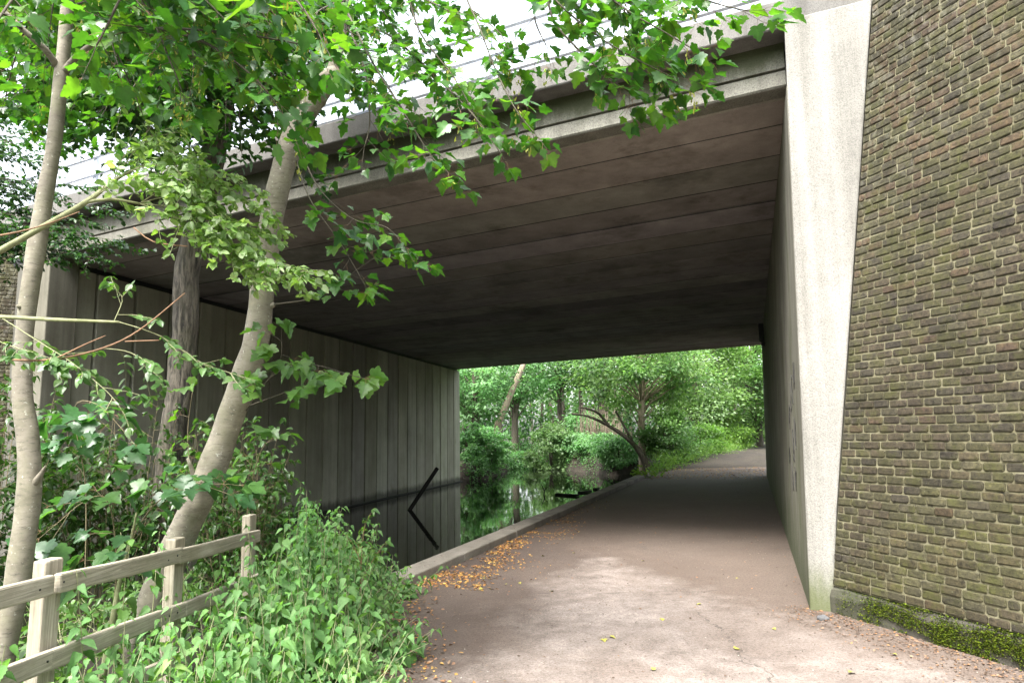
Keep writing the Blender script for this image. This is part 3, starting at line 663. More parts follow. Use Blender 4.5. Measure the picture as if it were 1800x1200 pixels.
# tree A: slim sycamore at the left
ta = thing('sycamore_tree', 'slim upright grey sycamore trunk at far left behind the first fence post', 'tree', base_of(10, 1150, 4.2))
trunk_build([(-8, 1260, 4.2, 50), (5, 1150, 4.2, 46), (25, 1050, 4.2, 46), (38, 970, 4.2, 44), (48, 900, 4.2, 44), (52, 830, 4.2, 44), (48, 760, 4.2, 41), (40, 700, 4.2, 38), (41, 620, 4.2, 34), (48, 540, 4.2, 34), (62, 450, 4.2, 36), (78, 350, 4.2, 32), (95, 250, 4.2, 29), (110, 110, 4.2, 27), (119, 0, 4.2, 26), (125, -150, 4.2, 23), (135, -400, 4.2, 16), (140, -600, 4.2, 8)], 'trunk', M_BKS, ta, wob=.012,
    sub=[[(104, 122, 4.2, 16), (80, 88, 4.1, 14), (40, 52, 4.0, 12), (-20, -5, 3.9, 10)], [(112, 130, 4.2, 16), (130, 105, 4.15, 14), (160, 80, 4.1, 12), (185, 62, 4.0, 10)],
         [(50, 860, 4.2, 20), (66, 842, 4.17, 14), (76, 826, 4.15, 7), (80, 818, 4.14, 2)], [(44, 545, 4.2, 12), (34, 540, 4.15, 8), (30, 536, 4.14, 5)]])
LA = Leaves(SYC); WA = MB(); SA = Leaves(SED); PW = MB()
kw = dict(tl=.5, gap=.075, ls=.092, lgap=.07, seeds=SA, pw=PW)
tops = [[(40, 52, 4.0), (0, 20, 3.8), (-60, -20, 3.7)], [(185, 62, 4.0), (280, 50, 3.8), (420, 60, 3.6), (540, 80, 3.6)], [(280, 50, 3.8), (360, 75, 3.7), (450, 140, 3.6), (505, 215, 3.6)],
        [(122, -60, 4.2), (60, -40, 3.6), (0, 30, 3.3), (-40, 110, 3.2)], [(122, -60, 4.2), (200, -60, 3.9), (260, 20, 3.7), (300, 110, 3.6), (320, 160, 3.6)],
        [(125, -150, 4.2), (230, -120, 3.8), (330, -30, 3.5), (400, 40, 3.4)], [(125, -150, 4.2), (300, -140, 4.1), (420, -40, 4.0), (480, 60, 4.0), (520, 150, 4.0)],
        [(122, -60, 4.2), (150, -20, 4.6), (190, 60, 5.0), (230, 150, 5.3), (250, 200, 5.4)], [(122, -60, 4.2), (70, 0, 4.6), (30, 90, 5.0), (10, 170, 5.2)],
        [(125, -150, 4.2), (350, -100, 4.8), (400, 20, 5.2), (440, 120, 5.4), (470, 180, 5.5)], [(125, -150, 4.2), (260, -100, 4.9), (310, 0, 5.3), (340, 100, 5.5), (330, 190, 5.6)],
        [(130, -250, 4.2), (300, -220, 3.4), (430, -80, 3.0), (520, 0, 2.9), (560, 60, 2.9)], [(130, -250, 4.2), (200, -180, 3.5), (230, -60, 3.2), (200, 20, 3.1), (170, 80, 3.1)]]
for i, t in enumerate(tops): spray(LA, WA, pxline(t), .010, .004, **kw)
spray(LA, WA, pxline([(130, -250, 4.2), (400, -200, 2.9), (460, -60, 2.3), (478, -10, 2.2)]), .008, .003, tl=.12, gap=.3, ls=.1, lgap=.1, start=.8, pal=[(.11, .2, .022)])
ra_ = random.Random(5)
for i in range(22):
    ex = ra_.uniform(-40, 560); ey = ra_.uniform(-20, 130)-.45*max(0, ex-400); Ye = ra_.uniform(3.4, 5.2)
    st_ = at(126, ra_.choice([-150, -60, 10]), 4.2); e_ = at(ex, ey, Ye)
    spray(LA, WA, [st_, (st_+e_)/2+UP*ra_.uniform(.1, .35), e_], .008, .003, start=.4, **kw)
WA.build('branch', M_BKD, ta, smooth=True); LA.build('crown', M_LF, ta); SA.build('seeds', M_LFN, ta)['kind'] = 'stuff'
# tree B: leaning sycamore
tb = thing('sycamore_tree', 'leaning pale sycamore trunk with a sawn stub behind the middle fence post', 'tree', base_of(235, 1190, 5.3))
trunk_build([(215, 1260, 5.3, 66), (240, 1180, 5.3, 62), (272, 1060, 5.3, 60), (320, 940, 5.3, 54), (370, 830, 5.3, 50), (420, 690, 5.3, 47), (450, 600, 5.3, 45), (462, 500, 5.3, 44), (475, 400, 5.3, 42), (500, 290, 5.3, 42), (530, 210, 5.3, 43), (562, 160, 5.3, 42), (580, 138, 5.25, 36), (590, 128, 5.2, 28)], 'trunk', M_BKS, tb, wob=.012,
    sub=[[(560, 180, 5.3, 26), (582, 130, 5.35, 22), (600, 60, 5.35, 18), (612, -40, 5.3, 17), (622, -200, 5.2, 14), (640, -420, 5.1, 9)], [(470, 540, 5.3, 16), (482, 535, 5.28, 8)], [(352, 858, 5.3, 14), (340, 832, 5.25, 9), (330, 805, 5.2, 5)]])
LB = Leaves(SYC); WB = MB(); SB = Leaves(SED)
kw = dict(tl=.5, gap=.07, ls=.095, lgap=.065, seeds=SB, pw=PW)
for t in [[(605, 40, 5.3), (680, 60, 4.9), (760, 130, 4.6), (830, 200, 4.4), (866, 250, 4.3)], [(610, 20, 5.3), (655, 110, 5.0), (705, 190, 4.8), (755, 270, 4.7), (775, 290, 4.6)], [(612, -30, 5.3), (720, -10, 4.8), (790, 20, 4.5)],
          [(605, 30, 5.3), (640, 120, 5.2), (650, 210, 5.1), (640, 260, 5.0)], [(608, 0, 5.3), (560, 20, 5.0), (520, 60, 4.8)], [(612, -40, 5.3), (700, -30, 5.0), (740, 60, 4.8), (800, 140, 4.7), (840, 215, 4.6)]]:
    spray(LB, WB, pxline(t), .010, .0035, start=.2, **kw)
spray(LB, WB, pxline([(622, -200, 5.2), (780, -60, 4.6), (830, 20, 4.3), (870, 120, 4.1), (905, 190, 4.0), (940, 235, 4.0)]), .008, .003, tl=.34, gap=.05, ls=.085, lgap=.06, start=.66, seeds=SB, pw=PW)
spray(LB, WB, pxline([(830, 20, 4.3), (880, 60, 4.2), (900, 100, 4.2)]), .004, .002, tl=.25, gap=.1, ls=.09, lgap=.08, start=.2, pw=PW)
kw = dict(tl=.46, gap=.05, ls=.088, lgap=.055, seeds=SB, pw=PW)
for t in [[(640, -420, 5.1), (860, -180, 4.3), (960, -20, 4.0), (1040, 55, 3.9), (1110, 100, 3.8), (1180, 135, 3.8)], [(860, -180, 4.3), (1000, -70, 4.0), (1090, 10, 3.8), (1165, 55, 3.7), (1215, 85, 3.7)],
          [(960, -20, 4.0), (975, 40, 4.0), (1030, 100, 3.95), (1080, 145, 3.9), (1125, 172, 3.9)], [(1000, -70, 4.0), (1140, -50, 3.7), (1240, 0, 3.6), (1315, 20, 3.6)], [(960, -20, 4), (940, 30, 4.1), (960, 80, 4.1)], [(860, -180, 4.3), (960, -90, 4.3), (1050, -20, 4.2), (1120, 40, 4.1)]]:
    spray(LB, WB, pxline(t), .008, .003, start=.35, **kw)
kw = dict(tl=.36, gap=.085, ls=.10, lgap=.085, pw=PW)
for t in [[(528, 262, 5.3), (560, 330, 5.15), (620, 385, 5.0), (680, 400, 4.9), (715, 440, 4.8)], [(520, 280, 5.3), (545, 350, 5.15), (600, 430, 5.0), (635, 490, 4.9)], [(482, 535, 5.28), (560, 522, 5.1), (605, 490, 5.0), (655, 455, 4.9)]]:
    spray(LB, WB, pxline(t), .006, .0025, start=.4, **kw)
kw = dict(tl=.28, gap=.08, ls=.115, lgap=.08, pw=PW, pal=[(.08, .17, .035), (.10, .19, .04), (.07, .15, .04)])
for t in [[(432, 722, 5.3), (480, 660, 5.1), (540, 640, 4.9), (620, 660, 4.75)], [(445, 700, 5.2), (490, 640, 5.0), (495, 600, 4.95)], [(440, 712, 5.2), (500, 690, 5.0), (530, 680, 4.9)]]:
    spray(LB, WB, pxline(t), .005, .002, start=.35, **kw)
WB.build('branch', M_BKD, tb, smooth=True); LB.build('crown', M_LF, tb); SB.build('seeds', M_LFN, tb)['kind'] = 'stuff'
PW.build('leaf_stalk', M_TWR, tb)['kind'] = 'stuff'
# tree C: rough bark
tc = thing('rough_bark_tree', 'upright dark tree with deeply fissured bark between the two sycamores', 'tree', base_of(292, 900, 8.0))
trunk_build([(285, 1100, 8, 60), (290, 900, 8, 52), (297, 830, 8, 49), (306, 750, 8, 46), (318, 660, 8, 46), (326, 560, 8, 45), (329, 480, 8, 45), (340, 420, 8, 44), (362, 330, 8, 43), (380, 250, 8, 42), (390, 180, 8, 40), (398, 100, 8, 36), (410, -40, 8, 30), (420, -250, 8, 18)], 'trunk', M_BKR, tc, n=28, wob=.05)
LC = Leaves(SYC); WC = MB()
for t in [[(398, 100, 8), (330, 40, 7.6), (250, 60, 7.2), (200, 130, 7)], [(398, 80, 8), (460, 20, 7.5), (540, 60, 7.2), (570, 100, 7.1)], [(405, 20, 8), (300, -60, 7.5), (180, -20, 7.0), (90, 80, 6.8), (30, 160, 6.8)], [(405, 20, 8), (480, -40, 8.2), (560, 0, 8.4), (640, 70, 8.5)],
          [(398, 100, 8), (340, 130, 8.4), (280, 170, 8.6), (220, 190, 8.8)], [(392, 160, 8), (440, 200, 7.6), (490, 240, 7.5), (540, 300, 7.5)], [(410, -40, 8), (200, -120, 8), (40, -40, 7.6), (-30, 90, 7.4)], [(410, -60, 8), (520, -120, 7.5), (620, -50, 7.2), (680, 30, 7.2)]]:
    spray(LC, WC, pxline(t), .016, .006, tl=.8, gap=.10, ls=.105, lgap=.08, start=.15, pal=G_SYC+G_DRK)
rc = random.Random(21)
for i in range(125):
    ex = rc.uniform(-30, 640); ey = rc.uniform(-10, 200)-.35*max(0, ex-470); Ye = rc.uniform(5.8, 9.2); sy = rc.choice([-160, -60, 20, 90])
    st_ = at(405, sy, 8); e_ = at(ex, ey, Ye); m_ = (st_+e_)/2+UP*rc.uniform(.2, .6)
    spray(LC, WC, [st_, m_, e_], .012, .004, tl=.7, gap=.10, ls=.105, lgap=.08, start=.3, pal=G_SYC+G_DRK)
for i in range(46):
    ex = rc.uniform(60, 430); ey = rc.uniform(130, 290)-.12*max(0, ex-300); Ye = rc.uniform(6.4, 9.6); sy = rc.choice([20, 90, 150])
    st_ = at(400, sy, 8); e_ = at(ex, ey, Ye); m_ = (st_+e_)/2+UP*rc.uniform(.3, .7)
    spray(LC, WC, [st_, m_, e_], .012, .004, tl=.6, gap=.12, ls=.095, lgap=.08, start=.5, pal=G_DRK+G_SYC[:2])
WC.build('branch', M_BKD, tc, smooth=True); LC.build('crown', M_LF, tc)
# tree D: small-leaved elm reaching in from the left
td = thing('elm_sapling', 'small-leaved elm reaching thin green branches in from the left edge', 'tree', base_of(-330, 900, 3.9))
trunk_build([(-330, 1500, 3.9, 50), (-320, 1100, 3.9, 44), (-300, 700, 3.9, 36), (-280, 300, 3.9, 24), (-260, -100, 3.9, 12)], 'trunk', M_TWGN, td,
    sub=[[(-310, 640, 3.9, 18), (-100, 500, 3.9, 16), (0, 441, 3.9, 14), (70, 402, 3.9, 12), (150, 356, 3.9, 11), (200, 318, 4.0, 7), (232, 300, 4.0, 5)], [(150, 356, 3.9, 8), (195, 350, 3.95, 6), (245, 358, 4, 5)], [(-310, 640, 3.9, 14), (-100, 556, 3.8, 10), (0, 557, 3.8, 9), (100, 562, 3.8, 8), (210, 566, 3.85, 5)]])
t3 = MB()
for l2 in [[(-310, 700, 3.9, 9), (-60, 625, 3.7, 5), (0, 631, 3.7, 5), (90, 632, 3.7, 4.5), (180, 612, 3.75, 4), (245, 580, 3.8, 3), (325, 515, 3.85, 2)], [(95, 632, 3.7, 4), (150, 605, 3.7, 3), (185, 590, 3.75, 2)], [(220, 600, 3.78, 3), (280, 598, 3.8, 2)], [(-60, 420, 3.7, 5), (0, 414, 3.7, 5), (70, 398, 3.7, 3), (140, 372, 3.7, 2)], [(235, 400, 3.9, 3), (270, 425, 3.9, 3), (330, 433, 3.9, 2)]]:
    P_, R_ = trunk_px(l2); P_, R_ = smooth_pts(P_, R_, .05); t3.tube(P_, R_, 6)
t3.build('bare_twig', M_TWR, td, smooth=True)
LD = Leaves(ELM); WD = MB(); TILT = .45
kw = dict(tl=.38, gap=.026, ls=.056, lgap=.028, pal=G_PAL, droop=1.1, pet=.006, flat=.55)
for t in [[(232, 300, 4.0), (300, 275, 4.0), (370, 310, 4.1), (430, 350, 4.1), (480, 385, 4.1)], [(245, 358, 4), (320, 370, 4.0), (390, 420, 4.05), (440, 475, 4.1)], [(200, 318, 4), (260, 250, 4.05), (340, 290, 4.1), (420, 320, 4.2)], [(245, 358, 4), (340, 395, 4), (430, 440, 4), (520, 470, 4.05)], [(300, 275, 4.0), (330, 330, 3.9), (380, 390, 3.9), (430, 420, 3.9)], [(245, 358, 4), (300, 330, 3.95), (360, 350, 3.95), (420, 400, 4)], [(232, 300, 4.0), (270, 290, 3.95), (310, 300, 3.9), (350, 340, 3.9)], [(200, 318, 4), (215, 280, 4), (255, 245, 4.05), (300, 235, 4.1)], [(150, 356, 3.9), (190, 332, 3.95), (250, 318, 4), (310, 335, 4)], [(245, 358, 4), (310, 345, 4.1), (380, 370, 4.15), (460, 410, 4.2)], [(320, 370, 4), (400, 440, 4), (470, 470, 4), (540, 478, 4)]]:
    spray(LD, WD, pxline(t), .004, .0016, start=.15, **kw)
kw = dict(tl=.28, gap=.04, ls=.058, lgap=.034, pal=[(.06, .13, .04), (.08, .15, .05), (.10, .17, .06)], droop=.8, pet=.006, flat=.4)
for t in [[(210, 566, 3.85), (280, 590, 3.9), (350, 635, 4.0), (420, 660, 4.0)], [(0, 557, 3.8), (60, 595, 3.75), (130, 640, 3.7), (190, 690, 3.7), (215, 722, 3.7)], [(-60, 560, 3.8), (0, 600, 3.8), (60, 620, 3.75), (120, 640, 3.7)], [(180, 612, 3.75), (230, 620, 3.8), (260, 650, 3.85), (270, 660, 3.85)], [(200, 566, 3.85), (215, 530, 3.9), (212, 518, 3.9)]]:
    spray(LD, WD, pxline(t), .0035, .0015, start=.25, **kw)
TILT = .12
WD.build('branch', M_TWGN, td, smooth=True); LD.build('crown', M_LF, td)
# tree E: dark glossy small-leaved tree by the left pylon
te = thing('holly_tree', 'dark glossy small-leaved tree overhanging the left wing wall', 'tree', (-11.2, 10.9, 0))
t = MB(); P_, R_ = smooth_pts([(-11.2, 10.9, -.3), (-11, 10.8, 2), (-10.6, 10.6, 4), (-10.2, 10.4, 6), (-10, 10.4, 8.5)], [.14, .12, .10, .07, .03]); t.tube(P_, R_, 10); t.build('trunk', M_BKD, te, smooth=True)
LE = Leaves(SML); WE = MB()
for (x, y, Y) in [(230, 435, 10.2), (180, 455, 10.0), (120, 430, 10.2), (60, 430, 10.0), (160, 390, 10.4), (60, 370, 10.3), (20, 330, 10.2), (100, 340, 10.5), (40, 270, 10.2), (10, 400, 9.8), (150, 445, 10.4), (90, 455, 10.1), (30, 220, 10.3), (170, 330, 10.6), (0, 300, 10.3), (190, 420, 10.1), (120, 400, 10), (60, 190, 10.2), (20, 250, 10), (90, 290, 10.2), (60, 320, 10), (-20, 350, 10), (130, 260, 10.5), (200, 370, 10.3), (30, 380, 10)]:
    e_ = at(x, y, Y); s_ = np.array([-10.4, 10.5, e_[2]-.2+random.uniform(-.2, .5)]); md = (s_+e_)/2+UP*.25
    spray(LE, WE, [s_, md, e_], .014, .004, tl=.6, gap=.05, ls=.085, lgap=.04, pal=G_DRK, droop=.6, start=.3, pet=.01, flat=.5)
WE.build('branch', M_BKD, te, smooth=True); LE.build('crown', M_LFD, te)
# ------------------------------------------------------------------ bushes and plants on the near bank
def bush(name, label, cat, centre, rad, nst, tl, ls, pal, mt=M_LF, tpl=OVA, lgap=.05, gap=.07, zb=0, group=None, pet=.01, flat=.45, wood_m=M_TWG):
    c = np.array(centre, float); th = thing(name, label, cat, (c[0], c[1], zb), group); L = Leaves(tpl); Wd = MB()
    for i in range(nst):
        a = random.random()*6.283; r = math.sqrt(random.random()); z = random.uniform(-.9, 1)
        k = math.sqrt(max(0, 1-z*z*.8)); e_ = c+np.array([math.cos(a)*r*k*rad[0], math.sin(a)*r*k*rad[1], z*rad[2]])
        s_ = np.array([c[0]+math.cos(a)*rad[0]*.25*r, c[1]+math.sin(a)*rad[1]*.25*r, zb]); md = s_*.45+e_*.55+UP*.12*rad[2]+rv(.04)
        spray(L, Wd, [s_, md, e_], .006, .002, tl=tl, gap=gap, ls=ls, lgap=lgap, pal=pal, droop=.7, start=.35, pet=pet, flat=flat)
    Wd.build('stem', wood_m, th, smooth=True); L.build('foliage', mt, th); return th
bush('dogwood_bush', 'rounded dark-leaved bush behind the last fence post against the water', 'bush', at(420, 850, 7.4), (.75, .6, .62), 40, .34, .08, [(.045, .11, .02), (.06, .12, .025), (.05, .11, .03)], zb=-.1)
bush('bramble_bush', 'tangled low bush between the slim sycamore and the rough-barked tree', 'bush', at(190, 810, 7.6), (1.1, .6, .6), 46, .36, .085, [(.04, .095, .018), (.05, .11, .02), (.035, .08, .02)], zb=-.2)
bush('bramble_bush', 'leafy low bush at the left edge beside the slim sycamore trunk', 'bush', at(0, 790, 6.6), (.55, .5, .75), 26, .3, .085, [(.035, .08, .016), (.045, .10, .02)], zb=-.2)
def seedling(label, pts, ls, pal, tl=.25, gap=.1, pet=.07, lgap=.1, start=.3):
    b_ = pts[0]; th = thing('sycamore_sapling', label, 'sapling', (b_[0], b_[1], max(0, b_[2]))); L = Leaves(SYC); Wd = MB(); pw = MB()
    spray(L, Wd, pts, .006, .0025, tl=tl, gap=gap, ls=ls, lgap=lgap, pal=pal, start=start, pet=pet, pw=pw, flat=.3)
    Wd.build('stem', M_TWG, th, smooth=True); L.build('foliage', M_LF, th); pw.build('leaf_stalk', M_TWR, th)['kind'] = 'stuff'
bl = [(.05, .13, .05), (.06, .14, .055), (.045, .115, .045), (.07, .16, .04)]
def sap(label, *l, **k): P_ = pxline(l); seedling(label, P_, **k)
sap('sycamore sapling spreading broad blue-green leaves over the top fence rail', (200, 1120, 5.0), (215, 1000, 4.95), (260, 900, 4.85), (330, 850, 4.8), (380, 860, 4.7), ls=.13, pal=bl, start=.35, tl=.38, gap=.07)
sap('sycamore sapling with drooping leaves between the first two fence posts', (190, 1130, 5.0), (205, 1000, 4.9), (190, 880, 4.8), (150, 880, 4.7), (100, 920, 4.6), ls=.13, pal=bl, start=.35, tl=.36, gap=.07)
sap('sycamore sapling with dark wide leaves left of the rough-barked trunk', (150, 1000, 6.2), (150, 850, 6.1), (130, 720, 6.0), (170, 710, 5.9), (220, 760, 5.8), ls=.15, pal=[(.04, .11, .035), (.045, .12, .04)], start=.4, tl=.4, gap=.1)
sap('slender sycamore sapling with pale leaves in front of the panelled wall', (430, 960, 6.3), (440, 860, 6.2), (460, 790, 6.1), (480, 770, 6.0), ls=.11, pal=[(.08, .17, .04), (.09, .18, .05)], start=.4, tl=.25, gap=.12)
sap('sycamore sapling climbing beside the rough-barked trunk', (330, 960, 6.6), (335, 850, 6.6), (330, 760, 6.6), (338, 690, 6.6), ls=.09, pal=[(.10, .2, .03), (.08, .17, .03)], start=.3, tl=.25, gap=.12)
# thin bare stems behind the fence
for lab, l2 in (('bare forked yellowish sapling stem behind the two fence rails', [(180, 1190, 4.9, 13), (200, 1080, 4.9, 11), (215, 1000, 4.9, 8), (232, 940, 4.9, 5), (240, 900, 4.9, 3)]),):
    th = thing('bare_sapling', lab, 'sapling', base_of(180, 1190, 4.9)); trunk_build(l2, 'stem', M_TWGN, th, n=8, sub=[[(213, 1010, 4.9, 6), (215, 960, 4.9, 4), (212, 935, 4.9, 2)]])
# undergrowth behind the fence
L = Leaves(OVA); Wd = MB()
for i in range(230):
    x = random.uniform(-4.4, -2.6); y = random.uniform(3.0, 8.4); h_ = random.uniform(.15, .5)
    b_ = np.array([x, y, float(ground_h(np.array(x), np.array(y)))]); 
    if b_[2] < -.5: continue
    spray(L, Wd, [b_, b_+UP*h_*.5+rv(.05), b_+UP*h_+rv(.12)], .004, .002, tl=.18, gap=.07, ls=.075, lgap=.05, pal=[(.07, .15, .035), (.10, .19, .045), (.06, .12, .03)], start=.2, pet=.02)
ug = Wd.build('undergrowth', M_TWGN); kind(ug, 'stuff'); lf = L.build('leaves', M_LF, None); lf.name = 'undergrowth_leaves'; kind(lf, 'stuff')
# join undergrowth stems + leaves into one mesh
def joinmesh(a, b):
    import bmesh
    bm = bmesh.new(); bm.from_mesh(a.data); n0 = len(bm.faces); bm.from_mesh(b.data); bm.faces.ensure_lookup_table()
    for i in range(n0, len(bm.faces)): bm.faces[i].material_index = 1
    a.data.materials.append(b.data.materials[0]); bm.to_mesh(a.data); bm.free(); COL.objects.unlink(b); bpy.data.objects.remove(b)
joinmesh(ug, lf)
# nettles
L = Leaves(NET); Wd = MB(); cnt = 0; rn2 = random.Random(31)
while cnt < 640:
    y = rn2.uniform(2.9, 9.0); xr = np.interp(y, [3, 4, 5, 6, 7.5, 8.9], [-.74, -.80, -.86, -1.0, -1.3, -1.62])+.16*math.sin(y*3.3)+.1*math.sin(y*7.9); x = xr-abs(rn2.gauss(0, .75))
    if x < -2.8: continue
    clump = float(hnoise(np.array(x*2.3+4), np.array(y*2.1)))
    if clump < -.35 and rn2.random() < .7: continue
    cnt += 1; dpt = xr-x
    h_ = (.16+.62*min(1, dpt/.7))*(1+.45*clump)*rn2.uniform(.7, 1.25)*np.interp(y, [3, 5, 7, 9], [.8, .92, 1.1, .85])
    if rn2.random() < .06: h_ *= 1.3
    ex = .22*max(0, 1-dpt/.35); b_ = np.array([x, y, .0]); tip = b_+UP*h_+np.array([rn2.gauss(.04, .12)+ex*rn2.random(), rn2.gauss(-.04, .12), 0]); md = (b_+tip)/2+np.array([rn2.gauss(0, .035), rn2.gauss(0, .035), .03])
    P_, R_ = smooth_pts([b_, md, tip], [.0035, .003, .0015], .05); Wd.tube(P_, R_, 4, cap=False)
    n_ = max(3, int(h_/.07)); sw = rn2.random()*6; k0_ = rn2.uniform(.7, 1.3); pc = np.array(rn2.choice(G_NET))*(1+.3*clump)*rn2.choice((.7, 1, 1, 1.15))*np.array((1.25, 1.0, .8) if rn2.random() < .12 else (1, 1, 1))
    for j in range(1, n_+1):
        f = j/n_
        if f < .12: continue
        q_ = np.array(P_[min(len(P_)-1, int(f*(len(P_)-1)))]); sw += 1.571+rn2.uniform(-.25, .25); sz = .112*(1-.5*max(0, f-.5)/.5)*rn2.uniform(.7, 1.2)*k0_
        for sg in (0, math.pi):
            d = np.array([math.cos(sw+sg), math.sin(sw+sg), rn2.uniform(-.4, .2)])
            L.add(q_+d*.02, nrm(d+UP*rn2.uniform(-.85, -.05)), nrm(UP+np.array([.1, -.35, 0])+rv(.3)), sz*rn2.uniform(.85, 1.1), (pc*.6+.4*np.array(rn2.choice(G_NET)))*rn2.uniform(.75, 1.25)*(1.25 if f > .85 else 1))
net = Wd.build('nettles', M_TWGN); kind(net, 'stuff'); lf = L.build('nl', M_LFN); joinmesh(net, lf)
# taller leafy shoot rising above the nettles
th = thing('ash_shoot', 'tall leafy shoot standing above the nettles in front of the dark water', 'plant', base_of(640, 1010, 7.0)); L = Leaves(OVA); Wd = MB()
for t in [[(632, 1060, 7.0), (635, 990, 7.0), (640, 930, 7.0), (650, 905, 7.0)], [(632, 1030, 7.0), (655, 985, 6.9), (672, 960, 6.9)], [(635, 990, 7.0), (620, 955, 7.0), (612, 945, 7.0)]]:
    spray(L, Wd, pxline(t), .005, .002, tl=.18, gap=.06, ls=.075, lgap=.045, pal=[(.08, .17, .035), (.10, .19, .035), (.06, .14, .04)], start=.2, pet=.008)
Wd.build('stem', M_TWR, th); L.build('foliage', M_LF, th)
# weeds at the kerb end
bush('weed_clump', 'small bright green weed clump growing over the far end of the kerb', 'weed', (*(onz(1142, 834, .1)[:2]), .22), (.75, .6, .22), 30, .2, .12, [(.20, .31, .04), (.17, .28, .05)], zb=.05, lgap=.08, gap=.1)
# ------------------------------------------------------------------ far trees
def fartree(name, label, cat, x, y, seed, h_, cr, z0, ncl, per, ls, pal, mt=M_LFB, tr=.18, lean=(0, 0), trunkm=M_BKD, stems=1, group=None, zb=None, sq=.7):
    rnd = np.random.default_rng(seed); r0 = random.Random(seed)
    zb = float(ground_h(np.array(x), np.array(y))) if zb is None else zb
    th = thing(name, label, cat, (x, y, zb), group); t = MB(); base = np.array([x, y, zb-.1]); L = Leaves(SML)
    tops = []
    for s in range(stems):
        dx = np.array([r0.gauss(0, .35)*(stems > 1)+lean[0], r0.gauss(0, .35)*(stems > 1)+lean[1], 0])
        pts = [base+dx*0, base+dx*.3+UP*h_*.3, base+dx*.7+UP*h_*.6+np.array([r0.gauss(0, .15), r0.gauss(0, .15), 0]), base+dx+UP*h_*.93]
        P_, R_ = smooth_pts(pts, [tr*1.2, tr*.9, tr*.6, tr*.15], .4); t.tube(P_, R_, 8, wob=.04); tops.append(P_)
    cc = base+np.array([lean[0]*.6, lean[1]*.6, (z0+h_)/2]); hr = (h_-z0)/2
    for i in range(ncl):
        d = rnd.normal(0, 1, 3); d /= np.linalg.norm(d); r = rnd.uniform(.45, 1.0)**.6; c = cc+d*np.array([cr, cr, hr])*r
        P_ = tops[i % stems]; f = min(len(P_)-1, max(1, int(len(P_)*np.clip((c[2]-base[2])/h_-.12, .1, .95)))); s_ = P_[f]
        if r0.random() < .6: t.tube([s_, (s_+c)/2+UP*.15+rv(.1), c], [tr*.28, tr*.16, .01], 5, cap=False)
        k = int(per*1.25*r0.uniform(.5, 1.5)); rad = r0.uniform(.45, .95)*cr*.36
        off = rnd.normal(0, 1, (k, 3))*np.array([rad, rad, rad*sq*.6])*.75; B_ = c+off
        A_ = nrm(off+rnd.normal(0, .4, (k, 3))-np.array([0, 0, .25])); N_ = nrm(np.array([0, 0, 1.])+.35*nrm(B_-cc)+rnd.normal(0, .38, (k, 3)))
        pc = np.array(pal[i % len(pal)])*r0.uniform(.75, 1.25)
        L.bulk(B_, A_, N_, rnd.uniform(.7, 1.25, k)*ls*1.5, pc*rnd.uniform(.8, 1.25, (k, 1)))
    t.build('trunk', trunkm, th, smooth=True); L.build('crown', mt, th); return th
def gx(px, Y): return (at(px, 766, Y)[0], Y)
G_BLU = [(.075, .18, .06), (.10, .21, .085), (.06, .14, .045), (.14, .25, .12)]
G_YEL = [(.13, .22, .065), (.18, .27, .11), (.11, .19, .055), (.17, .25, .13)]
GT = 'trees beyond the bridge'
def ft(name, label, px, Y, *a, **k): x, y = gx(px, Y); return fartree(name, label, 'tree', x, y, *a, group=GT, **k)
ft('ivy_clad_tree', 'tree with a dark ivy-clad trunk just past the panelled wall end', 836, 45, 21, 11, 2.6, 2.2, 60, 110, .17, G_BLU, tr=.2)
ft('alder_tree', 'dark-stemmed tree behind the leaning dead trunk', 905, 56, 22, 13, 3.6, 4.4, 60, 100, .19, G_BLU, tr=.28, stems=2)
ft('alder_tree', 'tree behind the curtain of brown hanging stems', 1060, 60, 23, 14, 4.2, 4.8, 66, 110, .19, G_FAR, tr=.3, stems=2)
ft('alder_tree', 'shady tree between the leaning dead trunk and the hanging stems', 985, 64, 29, 14, 4.0, 4.6, 60, 110, .2, G_BLU, tr=.25)
ft('multi_stem_tree', 'pale twin-stemmed tree at the water corner past the kerb end', 1128, 38, 24, 11, 3.2, 2.9, 85, 110, .15, G_YEL+G_FAR, tr=.2, trunkm=M_BKP, stems=2)
ft('field_maple', 'bright leafy tree left of the far path between twin-stemmed tree and willow', 1225, 52, 25, 12, 4.2, 1.6, 110, 120, .17, G_YEL, tr=.22)
ft('willow_tree', 'dense pale tree overhanging the far path by the right wall', 1335, 58, 26, 13, 4.6, 1.4, 120, 130, .17, G_YEL+G_FAR, tr=.25)
ft('willow_tree', 'tree right of the far path mostly behind the right abutment', 1420, 50, 27, 12, 3.8, 1.0, 80, 120, .17, G_FAR, tr=.25)
x, y = gx(865, 47)
def fbush(label, px, Y, seed, h_, cr, ncl, per, ls, pal, name='shrub'):
    x, y = gx(px, Y); return fartree(name, label, 'shrub', x, y, seed, h_, cr, .1, ncl, per, ls, pal, tr=.06, group='shrubs beyond the bridge', stems=3)
fbush('rounded pale shrub hanging over the far water', 966, 50, 31, 4.6, 1.7, 46, 110, .15, [(.09, .16, .06), (.11, .18, .07)])
fbush('shrub on the left bank at the foot of the leaning dead trunk', 862, 42.5, 32, 2.6, 1.3, 34, 100, .13, G_BLU)
fbush('low shrub against the far end of the panelled wall', 826, 41, 33, 2.4, .9, 26, 90, .12, G_BLU)
fbush('dark green shrub on the path side of the twin-stemmed tree', 1178, 37.5, 34, 3.0, 1.5, 46, 120, .11, G_FAR)
fbush('low shrub under the arching limb at the water edge', 1085, 42, 35, 2.0, 1.6, 36, 110, .12, G_BLU)
